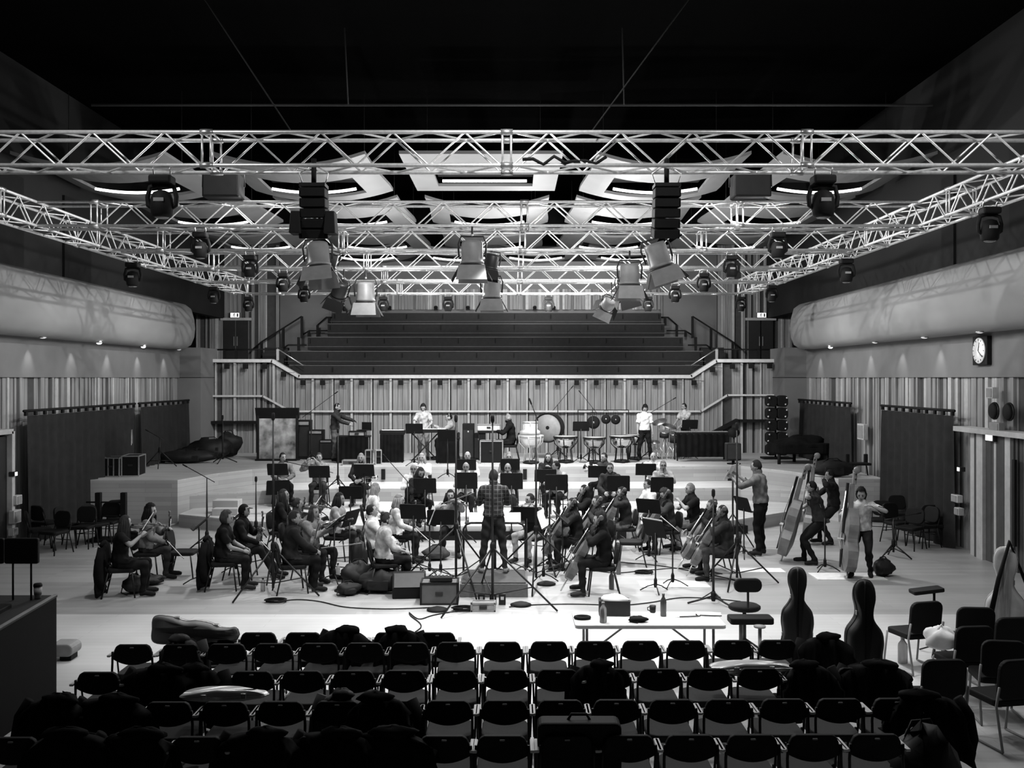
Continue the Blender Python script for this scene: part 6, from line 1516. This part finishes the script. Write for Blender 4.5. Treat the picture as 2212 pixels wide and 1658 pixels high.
case('flight_case', 'tall silver-edged rack case in front of the bearded man', 'flight case', (XU(1062, 29.7), 29.7, T), 0, (.66, .5, .66), BLACK, STEEL)
o = case('mixer_case', 'pale box mixer standing on a black stand behind the rack case', 'mixer', (XU(1056, 30.6), 30.6, T+.92), 0, (.70, .34, .18), mat('white_table', .72, .4), GREYP); o = thing('mixer_stand', 'black stand under the pale box mixer', 'stand', (XU(1056, 30.6), 30.6, T)); MB().box((0, 0, .88), (.66, .36, .06)).build('shelf', BLACK, o); MB().box((-.2, 0, .55), (.2, .3, .6)).build('support_box', BLACK, o)
for s in (-1, 1): MB().tube([(s*.3, 0, 0), (s*.3, 0, .86)], .02, 7).build('leg', BLK2, o)
for i, u in enumerate((797, 817)):
    case('small_flight_case', 'narrow silver-edged case standing at the tier edge, %s one' % ('left' if i == 0 else 'right'), 'flight case', (XU(u, 29.2), 29.2, T), .2*i, (.16, .3, .42), BLACK, STEEL)
case('effects_case', 'low pale equipment tray on the tier edge behind the long fair-haired player', 'case', (XU(760, 29.0), 29.0, T), 0, (.5, .3, .14), mat('case_grey', .16), STEEL)
# kettledrums
HEADM = mat('drum_head', .5, .5, var=.05)
def kettle(label, u, Y, r, hgt, bowl, rz=0):
    o = thing('kettledrum', label, 'kettledrum', (XU(u, Y), Y, T), rz)
    MB().lathe([(r*.10, hgt-r*1.05), (r*.45, hgt-r*.98), (r*.78, hgt-r*.72), (r*.95, hgt-r*.35), (r, hgt-.05)], 28).build('bowl', bowl, o)
    MB().lathe([(r*.99, hgt-.06), (r*1.04, hgt-.055), (r*1.04, hgt-.01), (r*.99, hgt)], 28, ring=True).build('rim', BLK2 if bowl is COPPER or bowl is CHROME else ALU, o)
    MB().lathe([(r*.97, hgt-.02), (r*.97, hgt-.004)], 28).build('drum_head', HEADM, o)
    for k in range(6):
        a = k*PI/3+.3; MB().tube([(r*1.03*math.cos(a), r*1.03*math.sin(a), hgt-.03), (r*.98*math.cos(a), r*.98*math.sin(a), hgt-r*.6), (r*.5*math.cos(a), r*.5*math.sin(a), hgt-r*1.1), (r*.62*math.cos(a), r*.62*math.sin(a), .03)], .014, 6).build('strut', BLK2 if bowl is not ALU else ALU, o)
    MB().lathe([(r*.65, .02), (r*.68, .05), (r*.4, .09)], 20).build('base_ring', BLACK, o)
    MB().box((0, -r*.7, .05), (.10, .22, .03)).build('pedal', BLK2, o); return o
kettle('first kettledrum from the left with a gleaming copper bowl', 1222, 29.8, .36, .80, CHROME); kettle('pale-rimmed smaller kettledrum in the middle', 1284, 29.6, .33, .78, COPPER); kettle('third kettledrum from the left, beside the percussionist in white', 1343, 29.9, .36, .80, CHROME)
kettle('fourth kettledrum half behind the percussionist', 1372, 30.9, .33, .78, CHROME)
kettle('pale kettledrum on a crossed stand left of the bass drum', 1147, 29.5, .37, .85, ALU)
o = thing('drum', 'white drum shell lying on the pale kettledrum', 'drum', (XU(1145, 29.5), 29.5, T+.86), 0); MB().lathe([(.30, 0), (.30, .1), (.22, .15), (.22, .36)], 22).build('shell', mat('drum_white', .5, .4), o); MB().lathe([(.23, .35), (.235, .38), (.2, .385)], 22).build('rim', ALU, o)
for k in range(8): MB().tube([(.225*math.cos(k*PI/4), .225*math.sin(k*PI/4), .17), (.225*math.cos(k*PI/4), .225*math.sin(k*PI/4), .36)], .006, 5).build('tension_rod', CHROME, o)
o = thing('bass_drum', 'large upright bass drum with a pale head and black hoop behind the kettledrums', 'drum', (XU(1187, 31.3), 31.3, T)); Mz = frame((0, 0, .98), (-.35, -1, .0))
MB().lathe([(.44, -.2), (.44, .2)], 32, 0, Mz).build('shell', DARK, o); MB().lathe([(.425, .2), (.42, .21)], 32, 0, Mz).build('drum_head', mat('drum_head_dull', .22, .6), o); MB().lathe([(.43, .18), (.47, .18), (.47, .23), (.43, .23)], 32, 0, Mz, ring=True).build('hoop', BLACK, o); MB().lathe([(.06, .212), (.05, .216)], 16, 0, Mz).build('patch', BLACK, o)
for s in (-1, 1): MB().tube([(s*.45, 0, .98), (s*.45, 0, .1), (s*.5, -.2, .02)], .02, 7).build('stand_leg', BLK2, o)
for i, (u, v, r) in enumerate(((1282, 912, .21), (1309, 905, .155), (1330, 906, .155))):
    Y = 31.4; p = W(u, v, Y); o = thing('gong', 'black hanging gong with a small centre boss, %s from the left' % NTH[i], 'gong', tuple(p)); Mz = frame((0, 0, 0), (0, -1, 0)); r *= .9*31.4/29
    MB().lathe([(r, -.04), (r, .0), (r*.5, .012), (r*.25, .015)], 28, 0, Mz).build('disc', BLACK, o); MB().lathe([(r*.22, .012), (r*.16, .035), (.01, .04)], 14, 0, Mz).build('boss', COPPER, o); MB().tube([(-r*.5, 0, r*.85), (-r*.45, 0, r+.12), (r*.45, 0, r+.12), (r*.5, 0, r*.85)], .006, 5).build('cord', BLACK, o)
o = thing('gong_stand', 'thin black frame holding the three gongs', 'frame', (XU(1300, 31.45), 31.5, T)); MB().tube([(-.75, 0, 0), (-.75, 0, 1.52), (.85, 0, 1.52), (.85, 0, 0)], .02, 8).build('tube', BLK2, o)
for s in (-.75, .85): MB().tube([(s, -.3, .02), (s, .3, .02)], .02, 8).build('foot', BLK2, o)
# drum kit
Yk = 30.9; kx = XU(1425, Yk)
def cymbal(label, u, v, r, tilt):
    p = W(u, v, Yk); o = thing('cymbal', label, 'cymbal', tuple(p)); M = Matrix.Rotation(math.radians(tilt), 4, 'Y') @ Matrix.Rotation(math.radians(18), 4, 'X')
    MB().lathe([(.01, .03), (.05, .022), (.07, .008), (r, -.012), (r, -.016), (.05, -.0)], 24, 0, M).build('plate', mat('cymbal_metal', .22, .4, .8), o); h_ = p.z-T
    MB().tube([(0, 0, .04), (0, 0, -h_+.3)], .012, 6).build('pole', STEEL, o)
    for k in range(3): MB().tube([(0, 0, -h_+.42), (.25*math.cos(k*2.1), .25*math.sin(k*2.1), -h_+.01)], .01, 6).build('leg', STEEL, o)
cymbal('left tilted cymbal of the drum kit', 1424, 910, .24, -20); cymbal('right tilted cymbal of the drum kit', 1446, 919, .24, 15); cymbal('small hi-hat cymbal of the drum kit', 1414, 953, .17, 0)
for u, v, r, h_, lab in ((1436, 938, .17, .16, 'chrome-rimmed snare drum of the kit'), (1458, 945, .19, .26, 'dark tom drum of the kit')):
    p = W(u, v, Yk); o = thing('drum', lab, 'drum', (p.x, p.y+.1, p.z)); M = Matrix.Rotation(.25, 4, 'X'); MB().lathe([(r, -h_/2), (r, h_/2)], 22, 0, M).build('shell', DARK, o); MB().lathe([(r*1.03, h_/2-.01), (r*1.03, h_/2+.02), (r*.95, h_/2+.02)], 22, 0, M).build('rim', CHROME, o); MB().lathe([(r*.95, h_/2), (r*.94, h_/2+.008)], 22, 0, M).build('drum_head', HEADM, o)
    for k in range(3): MB().tube([(0, 0, -h_/2), (.2*math.cos(k*2.1), .2*math.sin(k*2.1), -(p.z-T)+.01)], .01, 6).build('leg', STEEL, o)
# marimba
o = thing('marimba', 'long marimba with pale mallet bars, draped in black down the front', 'marimba', (XU(1520, 30.0), 30.2, T))
MB().box((0, 0, .84), (1.62, .10, .08)).build('front_rail', BLACK, o, .01); MB().box((0, .55, .84), (1.5, .06, .08)).build('rear_rail', BLACK, o)
for k in range(22): MB().box((-.76+.0725*k, .18, .90), (.06, .42-.008*k, .02)).build('bar', WOODL, o)
m = MB(); N = 40; vs = []; fs = []
for i in range(N+1):
    x = -.8+1.6*i/N
    for z in (.84, .14): vs.append((x, -.06-.018*math.sin(i*1.3), z))
for i in range(N): fs.append((i*2, i*2+1, i*2+3, i*2+2))
m.add(vs, fs, 0, True); m.build('drape', CLOTH, o)
for s in (-1, 1):
    for t in (0, .5): MB().tube([(s*.76, t, .8), (s*.76, t, .02)], .022, 7).build('leg', BLK2, o)
# loudspeaker on tripod w/ ball
Ys = 21.0; o = thing('speaker_on_stand', 'black box loudspeaker raised on a thin tripod right of the marimba', 'loudspeaker', (XU(1583, Ys), Ys, 0)); zb = W(0, 994, Ys).z
MB().box((0, 0, zb+.19), (.30, .26, .36)).build('cabinet', BLACK, o, .02); MB().box((0, -.135, zb+.19), (.26, .012, .3)).build('grille', DARK, o)
MB().tube([(0, 0, .1), (0, 0, zb)], .02, 8).build('pole', BLK2, o)
for k in range(3): MB().tube([(0, 0, .75), (.5*math.cos(k*2.1+.3), .5*math.sin(k*2.1+.3), .015)], .014, 6).build('leg', BLK2, o)
Yw = 29.3; o = thing('fan_light', 'round dark lamp on a short stand behind the raised loudspeaker', 'lamp', (XU(1585, Yw), Yw, T)); zc = W(0, 934, Yw).z-T; MB().ball((0, 0, zc), (.18, .14, .15), 16, 0, None, 8).build('head', BLACK, o); MB().tube([(0, 0, 0), (0, 0, zc)], .03, 8).build('pole', BLK2, o); MB().lathe([(.2, 0), (.2, .03), (.05, .05)], 16).build('foot', BLACK, o)
# rounded tower with studs
Yt = 31.2; o = thing('light_tower', 'tall dark double column studded with small round lamps beside the right pier', 'tower', (XU(1677, Yt), Yt, T))
hT = 135*Yt/F
for s in (-1, 1):
    for k in range(5):
        MB().rrect((s*.17, 0, .12+.20*k*1.9+.17), .33, .36, .3, .12).build('lamp_block', BLACK, o, .02)
        for t in (-1, 1): MB().lathe([(.035, 0), (.03, .02), (.01, .03)], 10, 0, frame((s*(.17+.12*t*s if t*s > 0 else .25), -.16, .12+.38*k+.17+.1*t), (0, -1, 0))).build('stud', STEEL, o)
MB().tube([(0, .1, 0), (0, .1, 1.95)], .03, 8).build('mast', BLK2, o); MB().box((0, 0, .03), (.9, .5, .06)).build('base', BLACK, o, .01)
o = thing('covered_piano', 'low black cloth-covered piano shape at the right end of the top tier', 'piano', (8.55, 29.7, TOPZ)); 
MB().prism(rr(1.7, 1.2, .3, 5), .30, .62, 'Z').build('body', CLOTH, o, .04); m = MB(); lump(m, (.1, 0, .58), (.75, .5, .22), 91, 20, 10); m.build('cover', CLOTH, o)
for x, y in ((-.7, -.45), (.7, -.45), (0, .45)): MB().tube([(x, y, 0), (x, y, .32)], .05, 8).build('leg', BLACK, o)
bag('black soft case on the middle tier behind the basses', V((8.2, 25.45, TOPZ)), (1.0, .35, .42), 0, seed=95)
o = thing('small_table', 'dark low stool with two upright posts on the right end of the stage', 'stool', (9.0, 25.9, TOPZ)); MB().rrect((0, 0, .30), .6, .4, .06, .06, 'Z').build('top', BLACK, o, .01)
for s in (-1, 1): MB().box((s*.24, .1, .42), (.10, .08, .26)).build('post', BLACK, o, .02); MB().tube([(s*.22, 0, .28), (s*.26, 0, 0)], .018, 6).build('leg', BLACK, o)
# ---------------------------------------------------------------- lights
def spot(p, tgt, e, ang=70, blend=.6, size=.12, name='stage_and_fill_spot'):
    l = bpy.data.lights.new(name, 'SPOT'); l.energy = e; l.spot_size = math.radians(ang); l.spot_blend = blend; l.shadow_soft_size = size
    o = bpy.data.objects.new(name, l); COL.objects.link(o); o.location = p
    o.rotation_euler = (V(tgt)-V(p)).to_track_quat('-Z', 'Y').to_euler(); return o
def point(p, e, size=.1, name='truss_fill'):
    l = bpy.data.lights.new(name, 'POINT'); l.energy = e; l.shadow_soft_size = size
    o = bpy.data.objects.new(name, l); COL.objects.link(o); o.location = p; return o

for x, y, e in ((-5, 15, 430), (0, 15.4, 1300), (4.6, 15, 560), (-4.4, 19.5, 850), (.3, 19.2, 1900), (4.2, 19.4, 900), (-4, 24.5, 1000), (0.3, 24.5, 1500), (4, 24.5, 1000), (-3, 28, 1200), (2.6, 28, 1200)):
    spot((x, y, 5.7), (x*.95, y+.5, 0), e*1.0, 95, .7)
for x, y, e in ((0, 12.6, 1000), (3, 12.4, 700), (-3, 12.6, 700)):
    spot((x, y, 5.8), (x, y+1.1, 0), e, 60, .5)
for x in (-6, -2.5, .8, 4.5): spot((x, 27.5, 5.8), (x*1.1, 33.5, 2.8), 680, 80, .8)
for s, X in ((-1, FL), (1, FR)):     # added wall and balcony wash, no fixtures at these points
    for y in (15, 20.5, 26): spot((s*2.2-.6, y, 7.6), (X, y+3, 4.6), 850, 62, .8, .04)
    spot((s*6-.6, 30.5, 6.0), (s*9-.6, 37.4, 5.4), 420, 80, .9)
for x, y, e in ((-4, 16.8, 110), (.5, 17, 200), (4.5, 16.8, 180), (-3, 21, 170), (2.5, 21, 230), (-3.4, 26.8, 300), (.4, 26.8, 560), (2.6, 27.4, 480), (-1.5, 23.6, 230), (3.3, 23.8, 230), (0, 13.4, 110), (-4.5, 13.2, 70), (4.5, 13.2, 110)):
    point((x, y, 6.25), e, .08)  # added bare point lights that brighten the truss chords
for x, e in ((-3, 200), (.6, 420), (3.4, 300)): spot((x, 35, 7.5), (x, 39, 7.2), e, 120, .8)  # added spots that brighten the upper back wall, no fixtures there
spot((0, 9.6, 7.4), (0, 11.4, 6.3), 420, 140, .8); spot((-5, 9.6, 7.4), (-5, 11.4, 6.3), 220, 140, .8); spot((5, 9.6, 7.4), (5, 11.4, 6.3), 300, 140, .8)  # added fill aimed at the nearest truss, not part of the rig
for x, y, e in ((-3.2, 11.2, 150), (1.6, 11.2, 330), (4.8, 11.0, 240)): spot((x, y, 5.6), (x, y-2.2, 0), e, 110, .9, .3)  # added soft fill for the audience seats and arm pads
for s, X in ((-1, XL), (1, XR)):
    for k in range(9):
        y = 13.5+k*2.15; spot((X-s*.3, y, 4.48), (X-s*.02, y, 3.4), 26, 62, .9, .03, 'wall_downlight')
